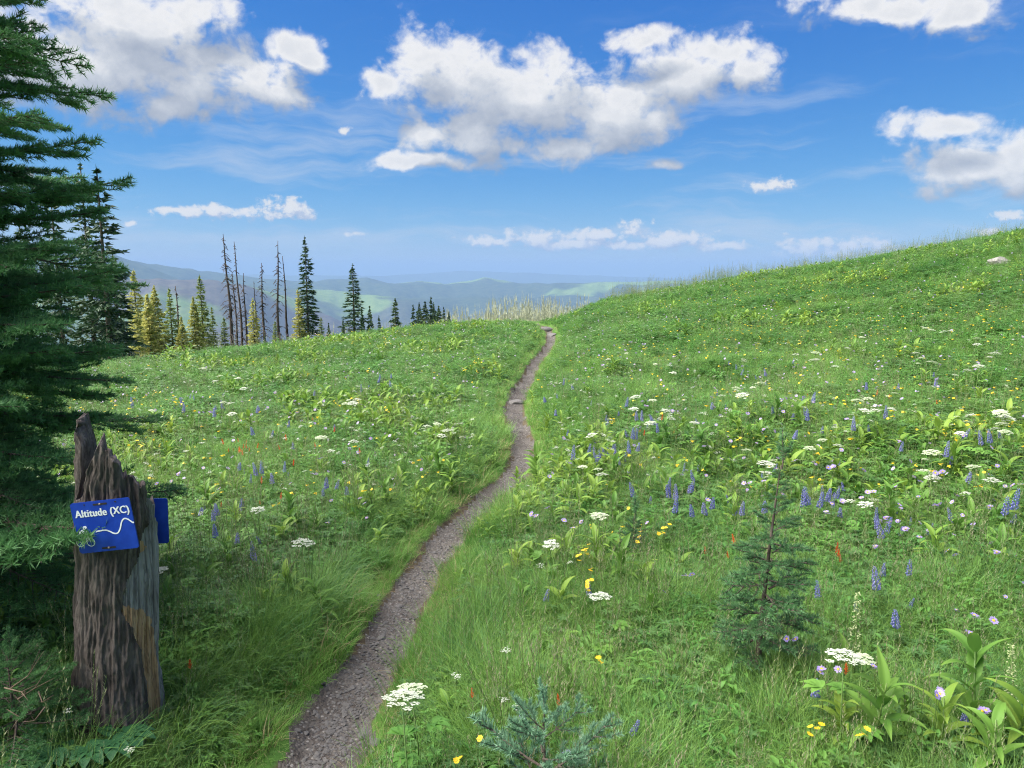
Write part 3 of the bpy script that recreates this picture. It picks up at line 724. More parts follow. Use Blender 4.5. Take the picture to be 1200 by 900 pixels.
def snag(H, seed, thick=.13, nb=80, bl=1.0):
    rs = np.random.default_rng(seed); tm = MB(); cm = MB()
    bend = rs.normal(size=2) * .012
    ax = lambda z: np.array([bend[0] * z * z / H * 2 + .03 * math.sin(z * 1.3 + seed), bend[1] * z, z])
    zs = np.linspace(-.3, H, 14); tube(tm, [ax(z) for z in zs], np.linspace(thick, .018, 14), 6)
    for i in range(nb):
        f = rs.random() ** .8; z = H * (.08 + .9 * f); L = bl * (1.05 - f) ** .6 * (.25 + .8 * rs.random()); az = rs.random() * 6.283
        p = ax(z); hd = np.array([math.cos(az), math.sin(az), 0]); q = p + hd * L * .55 + [0, 0, -.15 * L]; e = p + hd * L + [0, 0, -(.30 + .5 * rs.random()) * L]
        tube(cm, [p, q, e], [.030, .020, .008], 3, cap=False)
        for k in range(rs.integers(1, 4)):
            a2 = az + rs.choice([-1, 1]) * (.5 + .5 * rs.random()); s = p + (e - p) * (.35 + .5 * rs.random()); s2 = s + np.array([math.cos(a2), math.sin(a2), -.5]) * L * .35
            tube(cm, [s, s2], [.014, .006], 3, cap=False)
    return tm, cm
def snags():
    labs = [(266, 274, 50, .15, 110, 1.0, 'tallest dead grey snag with many drooping twigs, first of the snags'), (278, 283, 51, .11, 50, .6, 'slim dead snag close beside the tallest twiggy snag'),
            (285, 320, 51, .10, 60, .6, 'short dead snag leaning close to the slim snag'), (305, 308, 52, .12, 80, .8, 'medium dead snag with long drooping twigs, fourth from the tall twiggy one'),
            (321, 282, 51, .13, 90, .85, 'tall dead snag with bristly crown and bare top, beside the nearly branchless pole'), (333, 300, 52, .11, 28, .35, 'thin nearly branchless dead pole next to the ragged spire fir'),
            (206, 335, 48, .10, 70, .55, 'brown dead snag standing among the yellowish conifers'), (274, 318, 53, .10, 60, .7, 'dead snag hidden close behind the tallest twiggy snag'), (298, 330, 54, .09, 40, .5, 'thin dead snag near the yellow green spire')]
    for i, (px, py, d, th, nb, bl, lab) in enumerate(labs):
        x, y, zt = at_depth(px, py, d); zb = float(h_base(np.array([x]), np.array([y]))[0]) - .1
        H = zt - zb; tm, cm = snag(H, 40 + i, th, nb, bl)
        root = empty('dead_tree', (x, y, zb), lab, 'dead tree', 'dead snags on the crest')
        tm.obj('trunk', [M['snag']], root); cm.obj('crown', [M['snag']], root)
snags()
def pale_forest():
    """far-off wood in the saddle: too many to count, one mass of ragged slender crowns"""
    rs = np.random.default_rng(77); n = 7000
    px = np.where(rs.random(n) < .85, rs.uniform(495, 770, n), rs.uniform(120, 560, n)); d = rs.uniform(125, 330, n)
    P = np.array([at_depth(a, 400, q)[:2] for a, q in zip(px, d)]); x, y = P[:, 0], P[:, 1]; z = h_far(x, y)
    H = (2.2 + 4.2 * rs.random(n) ** 1.6) * (.6 + .8 * vnoise(x / 14, y / 14, 3)); rad = H * rs.uniform(.07, .12, n)
    m = 30; f = rs.random((n, m)) ** 1.2; a = rs.random((n, m)) * 6.283
    rr = rad[:, None] * (1 - f) ** .9 * np.sqrt(rs.random((n, m))) + .03; zc = H[:, None] * (.04 + .95 * f)
    C = np.stack([x[:, None] + rr * np.cos(a), y[:, None] + rr * np.sin(a), z[:, None] + zc], -1)
    w = (H[:, None] * .026 * (1.15 - f) * (.6 + .8 * rs.random((n, m))))[..., None]; b = a[..., None] + 1.57
    sd = np.concatenate([np.cos(b), np.sin(b), rs.normal(size=(n, m, 1)) * .12], -1)
    tip = np.concatenate([np.cos(a)[..., None] * w * .8, np.sin(a)[..., None] * w * .8, H[:, None, None] * rs.uniform(.04, .17, (n, m, 1))], -1)
    V = np.stack([C - sd * w, C + sd * w, C + tip], 2).reshape(-1, 3, 3)
    st = np.stack([np.stack([x - .06, y, z], -1), np.stack([x + .06, y, z], -1), np.stack([x, y, z + H * 1.05], -1)], 1)
    V = np.concatenate([V, st]); me = bpy.data.meshes.new('pale_forest'); me.from_pydata(V.reshape(-1, 3).tolist(), [], np.arange(len(V) * 3).reshape(-1, 3).tolist()); me.materials.append(M['pale'])
    at = me.attributes.new('t', 'FLOAT', 'POINT'); me.update()
    tag(link('pale_forest', me), 'pale grey green spiky forest seen through the saddle beyond the trail', kind='stuff')
pale_forest()

# ------------------------------------------------------------------ the stump and its trail signs
def stump():
    d0 = 2.66
    b = ground(140, 862); base = np.array([b[0], b[1], hz(b[0], b[1])])
    pix = FPX / base[1] * .985      # px per metre at its distance
    root = empty('tree_stump', base, 'weathered broken stump used as a signpost, dark bark flaking off grey bare wood', 'stump')
    nt, nz = 300, 200; H = (860 - 484) / pix * 1.10
    th = np.linspace(-math.pi, math.pi, nt, endpoint=False)
    # top edge: tall splinter at the left, then falling to the right; th=0 faces the trail-head side, +pi/2 is right
    key_a = np.radians([-180, -130, -112, -104, -88, -76, -70, -60, -40, -25, -10, 8, 25, 45, 62, 80, 100, 130, 155, 180])
    key_h = [.74, .76, .88, .99, 1.0, .93, .78, .79, .88, .93, .89, .86, .83, .79, .74, .67, .65, .70, .74, .74]
    topf = np.interp(th, key_a, key_h) + (fbm(th * 6, th * 0, 3, 4) - .5) * .07 * np.where((th > -1.1) | (th < -1.95), 1, .15)
    tz = np.linspace(0, 1, nz)
    TH, TZ = np.meshgrid(th, tz, indexing='ij'); Zz = TZ * (topf * H)[:, None]
    f = Zz / H
    rad = np.interp(f, [0, .06, .15, .3, .5, .7, .85, 1.0], [.146, .136, .130, .125, .120, .115, .109, .102])
    flare = np.exp(-f * 9) * .035 * (np.sin(TH * 3 + 1.2) + .4 * np.sin(TH * 5)) + np.exp(-((TH - 1.15) / .35) ** 2) * np.exp(-((f - .08) / .12) ** 2) * .02
    sx = np.sin(TH); cx = -np.cos(TH)
    u = TH * .145
    bark_edge = np.interp(f, [0, .12, .22, .30, .40, .45, .55, .62, .70, 1.0], [.75, .72, .62, .56, .30, .15, .22, .62, .75, .70])
    bark_edge = bark_edge + (fbm(f * 14, TH * 0, 21, 4) - .5) * .35
    isbark = ((TH < bark_edge) & (TH > -2.3)).astype(float)
    scar = ((TH > bark_edge) & (TH < bark_edge + np.interp(f, [0, .05, .12, .25, .38, .44, .47, .6, .62, .66], [0, .30, .60, .66, .66, .50, .0, 0, .25, 0]) + (fbm(f * 20, TH * 3, 9, 3) - .5) * .15) & (f > .03) & (f < .70)).astype(float)
    fur = np.clip(np.abs(fbm(u * 62 + 1.2 * fbm(u * 14, Zz * 8, 5, 2), Zz * 3.2 + u * 3, 11, 2) - .5) * 3.4, 0, 1) ** .7
    fine = fbm(u * 160, Zz * 40, 12, 3) - .5
    grain = fbm(u * 120, Zz * 5, 14, 4) - .5
    crack = np.clip(.10 - np.abs(fbm(u * 22, Zz * 1.6, 15, 3) - .5), 0, .1) * -.09
    burl = np.clip((f - .62) * 4, 0, 1) * (fbm(u * 60, Zz * 16, 16, 4) - .5) * .026
    r = rad + flare + isbark * (.010 + (fur - .6) * .014 + fine * .009 + (fbm(u * 45, Zz * 18, 13, 3) - .5) * .010) + (1 - isbark) * (grain * .030 + crack * 1.8) + burl
    X = r * sx; Y = r * cx * .95
    lean = 0.023
    Y = Y - lean * Zz * 3 * math.sin(.48)
    V = np.stack([X + lean * Zz * 3 * math.cos(.48), Y, Zz - .06 * (TZ == 0)], -1)
    # hollow broken top
    ni = 26; ti = np.linspace(0, 1, ni); TI, THI = np.meshgrid(ti, th, indexing='xy')
    top = V[:, -1, :]
    depth = .16 * H
    ri = r[:, -1][:, None] * (1 - .12 - .75 * TI ** .8)
    Zi = (topf * H)[:, None] * (1 - TI) + (np.minimum(topf * H, .80 * H))[:, None] * TI - depth * np.sin(TI * 1.5) + (fbm(THI * 7, TI * 6, 19, 4) - .5) * .10
    VI = np.stack([ri * np.sin(THI) + lean * Zi * 3, -ri * np.cos(THI) * .95, Zi], -1)
    me_v = np.vstack([V.reshape(-1, 3), VI.reshape(-1, 3)]); F = []; mi = []
    mat_grid = np.where(isbark > .5, 0, np.where(scar > .5, 2, 1))
    for i in range(nt):
        j2 = (i + 1) % nt
        for k in range(nz - 1):
            F.append((i * nz + k, j2 * nz + k, j2 * nz + k + 1, i * nz + k + 1)); mi.append(int(mat_grid[i, k]))
    off = nt * nz
    for i in range(nt):
        j2 = (i + 1) % nt
        F.append((i * nz + nz - 1, j2 * nz + nz - 1, off + j2 * ni, off + i * ni)); mi.append(3)
        for k in range(ni - 1): F.append((off + i * ni + k, off + j2 * ni + k, off + j2 * ni + k + 1, off + i * ni + k + 1)); mi.append(3)
    F.append(tuple(off + i * ni + ni - 1 for i in range(nt))); mi.append(3)
    mb = MB(); mb.add(me_v, [], 0); mb.f = F; mb.m = mi
    st = (1, 1, .18)
    def wood(name, cols, sc, stretch, bump):
        m, t, o = new_mat(name); b = t.n('ShaderNodeBsdfPrincipled'); b.inputs['Roughness'].default_value = .88; b.inputs['Specular IOR Level'].default_value = .2
        oc = t.n('ShaderNodeTexCoord').outputs['Object']; v = t.v('MULTIPLY', oc, stretch)
        n1 = t.noise(v, sc, 7, .7); n2 = t.noise(oc, 9, 5, .65)
        c = t.ramp(t.m('ADD', t.m('MULTIPLY', n1, .7), t.m('MULTIPLY', n2, .3)), cols)
        crack_shade = t.m('ABSOLUTE', t.m('SUBTRACT', t.noise(t.v('MULTIPLY', oc, (1, 1, stretch[2] * .6 + .03)), sc * .55, 5, .65, .6), .5)); c = t.mix(t.m('MULTIPLY', t.sstep(crack_shade, .040, .0), .5), c, (.022, .018, .017)); t.L.new(c, b.inputs['Base Color'])  # dark crack lines, with the furrows' shade put into the colour
        bp = t.n('ShaderNodeBump'); bp.inputs['Strength'].default_value = bump; bp.inputs['Distance'].default_value = .006; t.L.new(n1, bp.inputs['Height']); t.L.new(bp.outputs[0], b.inputs['Normal'])
        t.L.new(b.outputs[0], o.inputs[0]); return m
    mats = [wood('stump_bark', [(.32, (.046, .038, .036)), (.46, (.078, .064, .058)), (.60, (.135, .115, .104)), (.72, (.085, .092, .080))], 34, (1, 1, .3), .8),
            wood('grey_bare_wood', [(.30, (.09, .086, .086)), (.48, (.23, .22, .22)), (.68, (.38, .37, .36))], 60, (1, 1, .07), .6),
            wood('tan_bare_wood', [(.30, (.17, .095, .050)), (.48, (.40, .25, .14)), (.66, (.56, .40, .26))], 60, (1, 1, .08), .6),
            wood('rotten_wood', [(.30, (.030, .024, .024)), (.5, (.12, .10, .095)), (.7, (.26, .23, .22))], 40, (1, 1, .5), .9)]
    body = link('trunk', mb.mesh('stump_trunk', mats), root); body.rotation_euler = (0, 0, .48)
    return base, pix
STUMP, SPIX = stump()

def plate(w, h, r, t, name, mat, parent):
    pts = []
    for cx, cz, a0 in ((w / 2 - r, h / 2 - r, 0), (-w / 2 + r, h / 2 - r, 90), (-w / 2 + r, -h / 2 + r, 180), (w / 2 - r, -h / 2 + r, 270)):
        for k in range(7): a = R(a0 + 15 * k); pts.append((cx + r * math.cos(a), cz + r * math.sin(a)))
    bm = bmesh.new(); vs = [bm.verts.new((x, 0, z)) for x, z in pts]; f = bm.faces.new(vs)
    g = bmesh.ops.extrude_face_region(bm, geom=[f]); bmesh.ops.translate(bm, verts=[e for e in g['geom'] if isinstance(e, bmesh.types.BMVert)], vec=(0, t, 0))
    bmesh.ops.recalc_face_normals(bm, faces=bm.faces[:])
    bmesh.ops.bevel(bm, geom=[e for e in bm.edges if abs(e.verts[0].co.y - e.verts[1].co.y) < 1e-6], offset=.0006, segments=2, affect='EDGES')
    me = bpy.data.meshes.new(name); bm.to_mesh(me); bm.free(); me.materials.append(mat)
    return link(name, me, parent)
def flat_poly(mb, pts, y=0.0, th=.0006, mat=0):
    n = len(pts); V = [(x, y, z) for x, z in pts] + [(x, y + th, z) for x, z in pts]
    mb.add(V, [tuple(range(n)), tuple(reversed(range(n, 2 * n)))] + [(i, (i + 1) % n, n + (i + 1) % n, n + i) for i in range(n)], mat)
def ribbon(mb, pts, w, y=0.0, th=.0006):
    pts = np.array(pts); L = []; Rr = []
    for i in range(len(pts)):
        d = norm(pts[min(i + 1, len(pts) - 1)] - pts[max(i - 1, 0)]); n = np.array([-d[1], d[0]]) * w / 2; L.append(pts[i] + n); Rr.append(pts[i] - n)
    for i in range(len(pts) - 1): flat_poly(mb, [L[i], Rr[i], Rr[i + 1], L[i + 1]], y, th)
def signs():
    m, t, o = new_mat('blue_sign_plastic'); b = t.n('ShaderNodeBsdfPrincipled'); b.inputs['Roughness'].default_value = .42; b.inputs['Specular IOR Level'].default_value = .35
    oc = t.n('ShaderNodeTexCoord').outputs['Object']; n = t.noise(oc, 22, 6, .7); sc = t.noise(t.v('MULTIPLY', oc, (30, 1, 260)), 1.0, 3, .6)
    c = t.mix(t.sstep(n, .35, .75), (.003, .028, .27), (.006, .045, .36)); c = t.mix(t.m('MULTIPLY', t.sstep(sc, .68, .8), .35), c, (.03, .08, .36))
    t.L.new(c, b.inputs['Base Color']); t.L.new(t.m('MULTIPLY_ADD', n, .3, .28), b.inputs['Roughness']); t.L.new(b.outputs[0], o.inputs[0]); blue = m
    white = plain('sign_white_print', (.66, .70, .72), (.55, .60, .64), 60, .6); slot_m = plain('slot_dark', (.025, .02, .02), rough=.6); screw_m = plain('screw_steel', (.16, .10, .08), (.30, .26, .24), 200, .5)
    tl, tr, br, bl = (83, 591), (156, 582), (160.5, 641.5), (90, 650)
    d = STUMP[1] - .152
    dd = d * 1.0
    def P(q, k=0): return at_depth(q[0], q[1], (d / (math.cos(PITCH) + (450 - q[1]) / FPX * math.sin(PITCH))) + k)
    c4 = [P(q) for q in (tl, tr, br, bl)]; cen = sum(c4) / 4
    ex = norm((c4[1] - c4[0]) + (c4[2] - c4[3])); w = (np.linalg.norm(c4[1] - c4[0]) + np.linalg.norm(c4[2] - c4[3])) / 2
    h = (np.linalg.norm(c4[0] - c4[3]) + np.linalg.norm(c4[1] - c4[2])) / 2; ez = norm(np.cross(ex, np.array([0, 1, 0]))); ey = np.cross(ez, ex)
    if ez[2] < 0: ez = -ez; ey = np.cross(ez, ex)
    Mx = Matrix(((ex[0], ey[0], ez[0], cen[0]), (ex[1], ey[1], ez[1], cen[1]), (ex[2], ey[2], ez[2], cen[2]), (0, 0, 0, 1))) @ Matrix.Rotation(R(-3), 4, 'Z')
    root = empty('trail_sign', cen, 'blue trail sign lettered Altitude (XC) with a cyclist and wavy line, fixed to the stump', 'sign', 'signs on the stump'); root.matrix_world = Mx
    root.rotation_mode = 'XYZ'
    plate(w, h, .009, .004, 'panel', blue, root)
    # lettering
    fc = bpy.data.curves.new('lettering', 'FONT'); fc.body = 'Altitude (XC)'; fc.size = .0335; fc.offset = .0002; fc.extrude = .0003; fc.align_x = 'CENTER'; fc.align_y = 'BOTTOM_BASELINE'; fc.space_character = 1.06
    tmp = bpy.data.objects.new('lettering_source', fc); COL.objects.link(tmp); dg = bpy.context.evaluated_depsgraph_get()
    me = bpy.data.meshes.new_from_object(tmp.evaluated_get(dg)); bpy.data.objects.remove(tmp); bpy.data.curves.remove(fc)
    me.name = 'lettering'; xs = [v.co.x for v in me.vertices]; k = .90 * w / (max(xs) - min(xs)); mid = (max(xs) + min(xs)) / 2
    for v in me.vertices: v.co = Vector(((v.co.x - mid) * k, -v.co.z - .0008, v.co.y * k * 1.12))
    bmt = bmesh.new(); bmt.from_mesh(me)      # heavier strokes: the print laid three times, a hair apart
    for dx, dy in ((.0010, -.0001), (-.0010, -.0002)):
        b2 = bmesh.new(); b2.from_mesh(me); bmesh.ops.translate(b2, verts=b2.verts, vec=(dx, dy, 0)); m2 = bpy.data.meshes.new('tmp'); b2.to_mesh(m2); b2.free(); bmt.from_mesh(m2); bpy.data.meshes.remove(m2)
    bmt.to_mesh(me); bmt.free(); me.materials.clear(); me.materials.append(white); lo = link('lettering', me, root, (0.002, 0, h * .5 - .0475))
    mb = MB(); u = w / 550
    wave = catmull(np.array([(-85, 12), (-60, 16), (0, 18), (40, 2), (75, -20), (110, -18), (140, 20), (165, 78), (195, 104), (230, 92), (262, 62), (275, 62)]) * u + np.array([0, -.02]), 6)
    ribbon(mb, wave, .0042, -.0011); mb.obj('trail_line', [white], root, False)
    mb = MB()      # cyclist, from the side, leaning over the handlebar
    def ring(cx, cz, r, wd=.0022, n=22, a0=0, a1=360): ribbon(mb, [(cx + r * math.cos(R(a0 + (a1 - a0) * i / n)), cz + r * math.sin(R(a0 + (a1 - a0) * i / n))) for i in range(n + 1)], wd, -.0011)
    ring(-.088, -.046, .0125); ring(-.054, -.048, .0125)
    for a, b2 in (((-.088, -.046), (-.079, -.026)), ((-.079, -.026), (-.060, -.026)), ((-.060, -.026), (-.054, -.048)), ((-.079, -.026), (-.071, -.048)), ((-.071, -.048), (-.060, -.026)), ((-.060, -.026), (-.057, -.016))): ribbon(mb, [a, b2], .0022, -.0011)
    flat_poly(mb, [(-.089, -.020), (-.083, -.009), (-.072, -.003), (-.064, -.004), (-.061, -.009), (-.066, -.014), (-.072, -.018), (-.079, -.025)], -.0014)
    flat_poly(mb, [(-.064 + .0065 * math.cos(R(a)), .0015 + .0052 * math.sin(R(a))) for a in range(0, 360, 24)], -.0011)
    ribbon(mb, [(-.066, -.006), (-.060, -.012), (-.055, -.016)], .0034, -.0017); ribbon(mb, [(-.084, -.020), (-.074, -.028), (-.072, -.045)], .0042, -.0017)
    mb.obj('cyclist_emblem', [white], root, False)
    def slot(cx, cz, ww):
        mb = MB(); flat_poly(mb, [(cx + sx * (ww / 2) + .0022 * sx * math.cos(R(a)) if False else cx + (ww / 2 - .003) * (1 if math.cos(R(a)) > 0 else -1) + .003 * math.cos(R(a)), cz + .003 * math.sin(R(a))) for a in range(0, 360, 20) for sx in (1,)], -.0007)
        s = mb.obj('slot', [slot_m], root, False)
        mb = MB(); n = 10; V = [(cx, -.0032, cz)] + [(cx + .0034 * math.cos(i * 6.283 / n), -.0022, cz + .0034 * math.sin(i * 6.283 / n)) for i in range(n)] + [(cx + .004 * math.cos(i * 6.283 / n), -.0004, cz + .004 * math.sin(i * 6.283 / n)) for i in range(n)]
        mb.add(V, [(0, 1 + i, 1 + (i + 1) % n) for i in range(n)] + [(1 + i, 11 + i, 11 + (i + 1) % n, 1 + (i + 1) % n) for i in range(n)]); mb.obj('screw', [screw_m], s)
    slot(0, h / 2 - .011, .046); slot(0, -h / 2 + .011, .046)
    mb = MB(); flat_poly(mb, [(w * .26 + .0035 * math.cos(R(a)), h / 2 - .0085 + .0025 * math.sin(R(a))) for a in range(0, 360, 30)], -.0007); mb.obj('hole', [slot_m], root, False)
    mb = MB(); flat_poly(mb, [(-w * .26 + .0025 * math.cos(R(a)), h / 2 - .0085 + .002 * math.sin(R(a))) for a in range(0, 360, 30)], -.0007); mb.obj('hole', [slot_m], root, False)
    # the second sign, on the far side of the stump, its edge showing past the wood
    d2 = STUMP[1] + .128
    q = at_depth(193, 612, d2 / (math.cos(PITCH) - 162 / FPX * math.sin(PITCH)))
    root = empty('trail_sign', (q[0] - w / 2 + .005, q[1], q[2]), 'plain blue sign edge sticking out behind the stump', 'sign', 'signs on the stump'); root.rotation_euler = (0, R(1.5), R(14))
    plate(w, h * 1.0, .009, .004, 'panel', blue, root)
signs()

# ------------------------------------------------------------------ stones
def stone_mesh(name, seed, mat, flat=.6, sub=3):
    bm = bmesh.new(); bmesh.ops.create_icosphere(bm, subdivisions=sub, radius=1); rs = np.random.default_rng(seed)
    pl = [(norm(rs.normal(size=3)), .62 + .3 * rs.random()) for _ in range(9)]
    for v in bm.verts:
        p = np.array(v.co)
        for n, d in pl:
            k = p @ n
            if k > d: p = p - n * (k - d) * .9
        p = p * (1 + .10 * (fbm(np.array([p[0] * 2 + seed]), np.array([p[1] * 2 + p[2]]), seed, 3)[0] - .5)); v.co = Vector((p[0] * 1.25, p[1], p[2] * flat))
    me = bpy.data.meshes.new(name); bm.to_mesh(me); bm.free(); me.materials.append(mat); return me
def stones():
    ms = [stone_mesh('stone', s, M['rock'], .5) for s in (1, 2, 3, 4)]
    g = 'loose stones on the trail'
    lst = [(386, 843, 6, 'pale grey stone on the trail, squarish, left half of the wheel rut at the bottom'), (428, 849, 9, 'long flat stone at the lower right edge of the trail'), (439, 869, 8, 'square stone beside the lowest right edge of the trail under the white umbel'), (372, 884, 6, 'grey stone in the trail at the very bottom'),
           (447, 736, 6, 'flat stone on the trail where the rut darkens'), (457, 776, 5, 'small grey stone on the right rim of the darker rut'), (421, 775, 5, 'small stone in the middle of the dark rut'), (467, 700, 5, 'small flat stone on the pale stretch of the trail'), (405, 812, 5, 'small stone midway down the dark rut'),
           (638, 386, 9, 'pale flat rock where the trail meets the crest'), (648, 392, 7, 'second pale rock at the crest end of the trail'), (604, 468, 9, 'flat rock step across the trail at its narrow bend')]
    for i, (px, py, rp, lab) in enumerate(lst):
        x, y = ground(px, py); z = hz(x, y); s = rp / FPX * y
        link('stone', ms[i % 4], None, (x, y, z + s * .12), (0, 0, i * 1.1), s); o = COL.objects[-1]; tag(o, lab, 'stone', g)
    bo = [stone_mesh('boulder', s, M['boulder'], .55, 4) for s in (11, 12)]
    for i, (px, py, rp, lab) in enumerate([(1170, 309, 11, 'larger grey boulder high on the hillside near the skyline'), (1144, 338, 6, 'smaller pale boulder low in the grass below the larger one')]):
        x, y = ground(px, py + 3); z = float(h_base(np.array([x]), np.array([y]))[0]); s = rp / FPX * y
        o = link('boulder', bo[i], None, (x, y, z + .06 + s * .2), (0.1, .1, .4 + i), s); tag(o, lab, 'boulder', 'boulders on the hillside')
stones()
# ------------------------------------------------------------------ meadow plants
def rsd(s): return np.random.default_rng(s)
def grass_tuft(seed, n=26, h=.28, spread=.05, w=.0045, lean=.5, mat=0, heads=0):
    rs = rsd(seed); mb = MB()
    for i in range(n):
        a = rs.random() * 6.283; r = spread * math.sqrt(rs.random()); L = h * (.55 + .7 * rs.random())
        e0 = R(88 - 22 * rs.random()); e1 = e0 - lean * (.6 + 1.6 * rs.random())
        leaf(mb, (r * math.cos(a), r * math.sin(a), -.03), a + rs.normal() * .5, e0, e1, L, w * (.7 + .6 * rs.random()), 4, mat, 0, 'blade', 0, rs.normal() * .6)
    for i in range(heads):
        a = rs.random() * 6.283; L = h * (1.35 + .5 * rs.random()); lx = .12 * rs.normal(); ly = .12 * rs.normal()
        p0 = np.array([.02 * math.cos(a), .02 * math.sin(a), -.02]); p1 = p0 + [lx * L * .4, ly * L * .4, L * .6]; p2 = p0 + [lx * L, ly * L, L]
        tube(mb, [p0, p1, p2], [.0013, .001, .0008], 3, 1, cap=False)
        for k in range(12):
            t = .68 + .32 * k / 12; p = p1 + (p2 - p1) * ((t - .6) / .4); b = rs.random() * 6.28; d = np.array([math.cos(b), math.sin(b), 1.2]) * .011
            s = np.array([-math.sin(b), math.cos(b), 0]) * .0022; mb.add([p - s, p + s, p + d], [(0, 1, 2)], 2, .8)
    return mb
def forb(seed, n=14, L=.09, w=.028, h=.16, mat=0, shape='lance', seg=3):
    """leafy low plant: a few stems with leaves along them"""
    rs = rsd(seed); mb = MB()
    for s in range(4):
        a = rs.random() * 6.283; lean = .5 * rs.random(); hh = h * (.6 + .6 * rs.random()); top = np.array([math.cos(a) * lean * hh, math.sin(a) * lean * hh, hh])
        tube(mb, [(0, 0, -.02), top * .5 + [0, 0, .01], top], [.0022, .0018, .001], 3, 1, cap=False)
        for i in range(n // 4 + 1):
            t = .25 + .75 * (i + rs.random()) / (n // 4 + 1); az = i * 2.4 + rs.random(); k = (1.15 - .5 * t) * (.8 + .4 * rs.random())
            leaf(mb, top * t, az, R(35 + 25 * rs.random()), R(-25 + 30 * rs.random()), L * k, w * k, seg, mat, .18, shape, .1)
    return mb
def rosette(seed, n=9, L=.16, w=.035, mat=0, shape='lance', seg=4, e0=70, e1=-5):
    rs = rsd(seed); mb = MB()
    for i in range(n):
        az = i * 2.399 + rs.normal() * .2; k = .7 + .5 * rs.random()
        leaf(mb, (0, 0, -.01), az, R(e0 - 25 * rs.random()), R(e1 + 25 * rs.normal() * .6), L * k, w * k, seg, mat, .2, shape, .05)
    return mb
def palmate(mb, base, az, L, pr, mat, rs, nleaf=7, stem=1):
    """a stalk with leaflets spread like fingers"""
    el = R(50 + 25 * rs.random()); top = np.array(base) + pr * np.array([math.cos(az) * math.cos(el), math.sin(az) * math.cos(el), math.sin(el)])
    tube(mb, [base, top], [.0016, .001], 3, stem, cap=False)
    for k in range(nleaf):
        a = az + (k - (nleaf - 1) / 2) * (5.6 / nleaf); leaf(mb, top, a, R(32), R(-12), L * (.8 + .3 * rs.random()), L * .24, 3, mat, .2, 'lance', .2)
def hellebore(seed, h=.34, n=13, Lf=.24, W=.075):
    rs = rsd(seed); st = MB(); lv = []
    lean = rs.normal(size=2) * .08; ax = lambda t: np.array([lean[0] * t * h * 2, lean[1] * t * h * 2, t * h])
    tube(st, [ax(t) for t in (-.1, .3, .65, 1.0)], [.008, .007, .005, .003], 5)
    for i in range(n):
        mb = MB(); t = .10 + .88 * i / n; az = i * 2.25 + rs.normal() * .25; k = (1.05 - .45 * t) * (.85 + .3 * rs.random())
        leaf(mb, ax(t), az, R(46 + 22 * t + 9 * rs.normal()), R(-48 + 55 * t + 16 * rs.normal()), Lf * k * 1.1, W * k, 8, 0, .16, 'pleat', .15, rs.normal() * .2); lv.append(mb)
    return st, lv
def umbel(seed, h=.5, rad=.065, nu=15, dense=9):
    """flat-topped white flower cluster on ribbed stalk: returns stem, head, leaves"""
    rs = rsd(seed); st = MB(); hd = MB(); lv = []
    l = rs.normal(size=2) * .05; top = np.array([l[0] * h, l[1] * h, h])
    tube(st, [(0, 0, -.05), top * .5 + [.01, 0, 0], top], [.0050, .0033, .003], 5)
    for i in range(nu):
        rr = rad * math.sqrt((i + .5) / nu); a = i * 2.399; c = top + [rr * math.cos(a), rr * math.sin(a), .045 - .35 * rr * rr / rad + .004 * rs.normal()]
        tube(hd, [top, (top + c) / 2 + [0, 0, -.006], c], [.0010, .0008, .0006], 3, 1, cap=False)
        ru = .0165 * (rad / .065) ** .6
        for k in range(dense):
            q = ru * math.sqrt((k + .4) / dense); b = k * 2.399 + i; f = c + [q * math.cos(b), q * math.sin(b), .004 - 6 * q * q + .0015 * rs.normal()]
            s = .0056 * (.8 + .4 * rs.random()); r0 = rs.random() * 3
            V = [f + [0, 0, .0012]]
            for j in range(5): V.append(f + [s * math.cos(r0 + j * 1.2566), s * math.sin(r0 + j * 1.2566), rs.normal() * .0006])
            hd.add(V, [(0, 1 + j, 1 + (j + 1) % 5) for j in range(5)], 0, .7)
    for i in range(3):
        mb = MB(); t = .12 + .25 * i; az = i * 2.3 + rs.random() * 2; p = top * t; e = p + .10 * np.array([math.cos(az), math.sin(az), .55]); tube(mb, [p, e], [.002, .0014], 3, 1, cap=False)
        for k in range(5): leaf(mb, e, az + (k - 2) * .62, R(20), R(-18), .085 * (1.2 - .12 * abs(k - 2)), .045, 4, 0, .15, 'oval', .2)
        lv.append(mb)
    return st, hd, lv
def lupine(seed, h=.42, spike=.13):
    rs = rsd(seed); st = MB(); hd = MB(); lv = []
    l = rs.normal(size=2) * .07; ax = lambda t: np.array([l[0] * t * h + .01 * math.sin(3 * t), l[1] * t * h, t * h])
    tube(st, [ax(t) for t in (-.08, .35, .7, 1)], [.003, .0026, .002, .001], 4)
    n = 44
    for i in range(n):
        t = 1 - spike / h * (1 - i / n); f = i / n; b = i * 2.399 + rs.normal() * .2; rr = .021 * (1 - f) ** .55 + .003; p = ax(t)
        o = np.array([math.cos(b), math.sin(b), .35]); q = p + o * rr; s = np.array([-math.sin(b), math.cos(b), 0]); k = .0105 * (1 - .5 * f)
        hd.add([p, q + s * k * .6 + [0, 0, k * .5], q + o * k * .9, q - s * k * .6 + [0, 0, k * .5], q + [0, 0, k * 1.5], q - [0, 0, k * .6]], [(0, 1, 2), (0, 2, 3), (1, 4, 2), (3, 2, 4), (0, 5, 2)], 0, [.1, .6, .8, .6, 1.0, .2])
    for i in range(6):
        mb = MB(); t = .1 + .5 * i / 6; palmate(mb, ax(t), i * 2.4 + rs.random(), .055, .06, 0, rs); lv.append(mb)
    return st, hd, lv
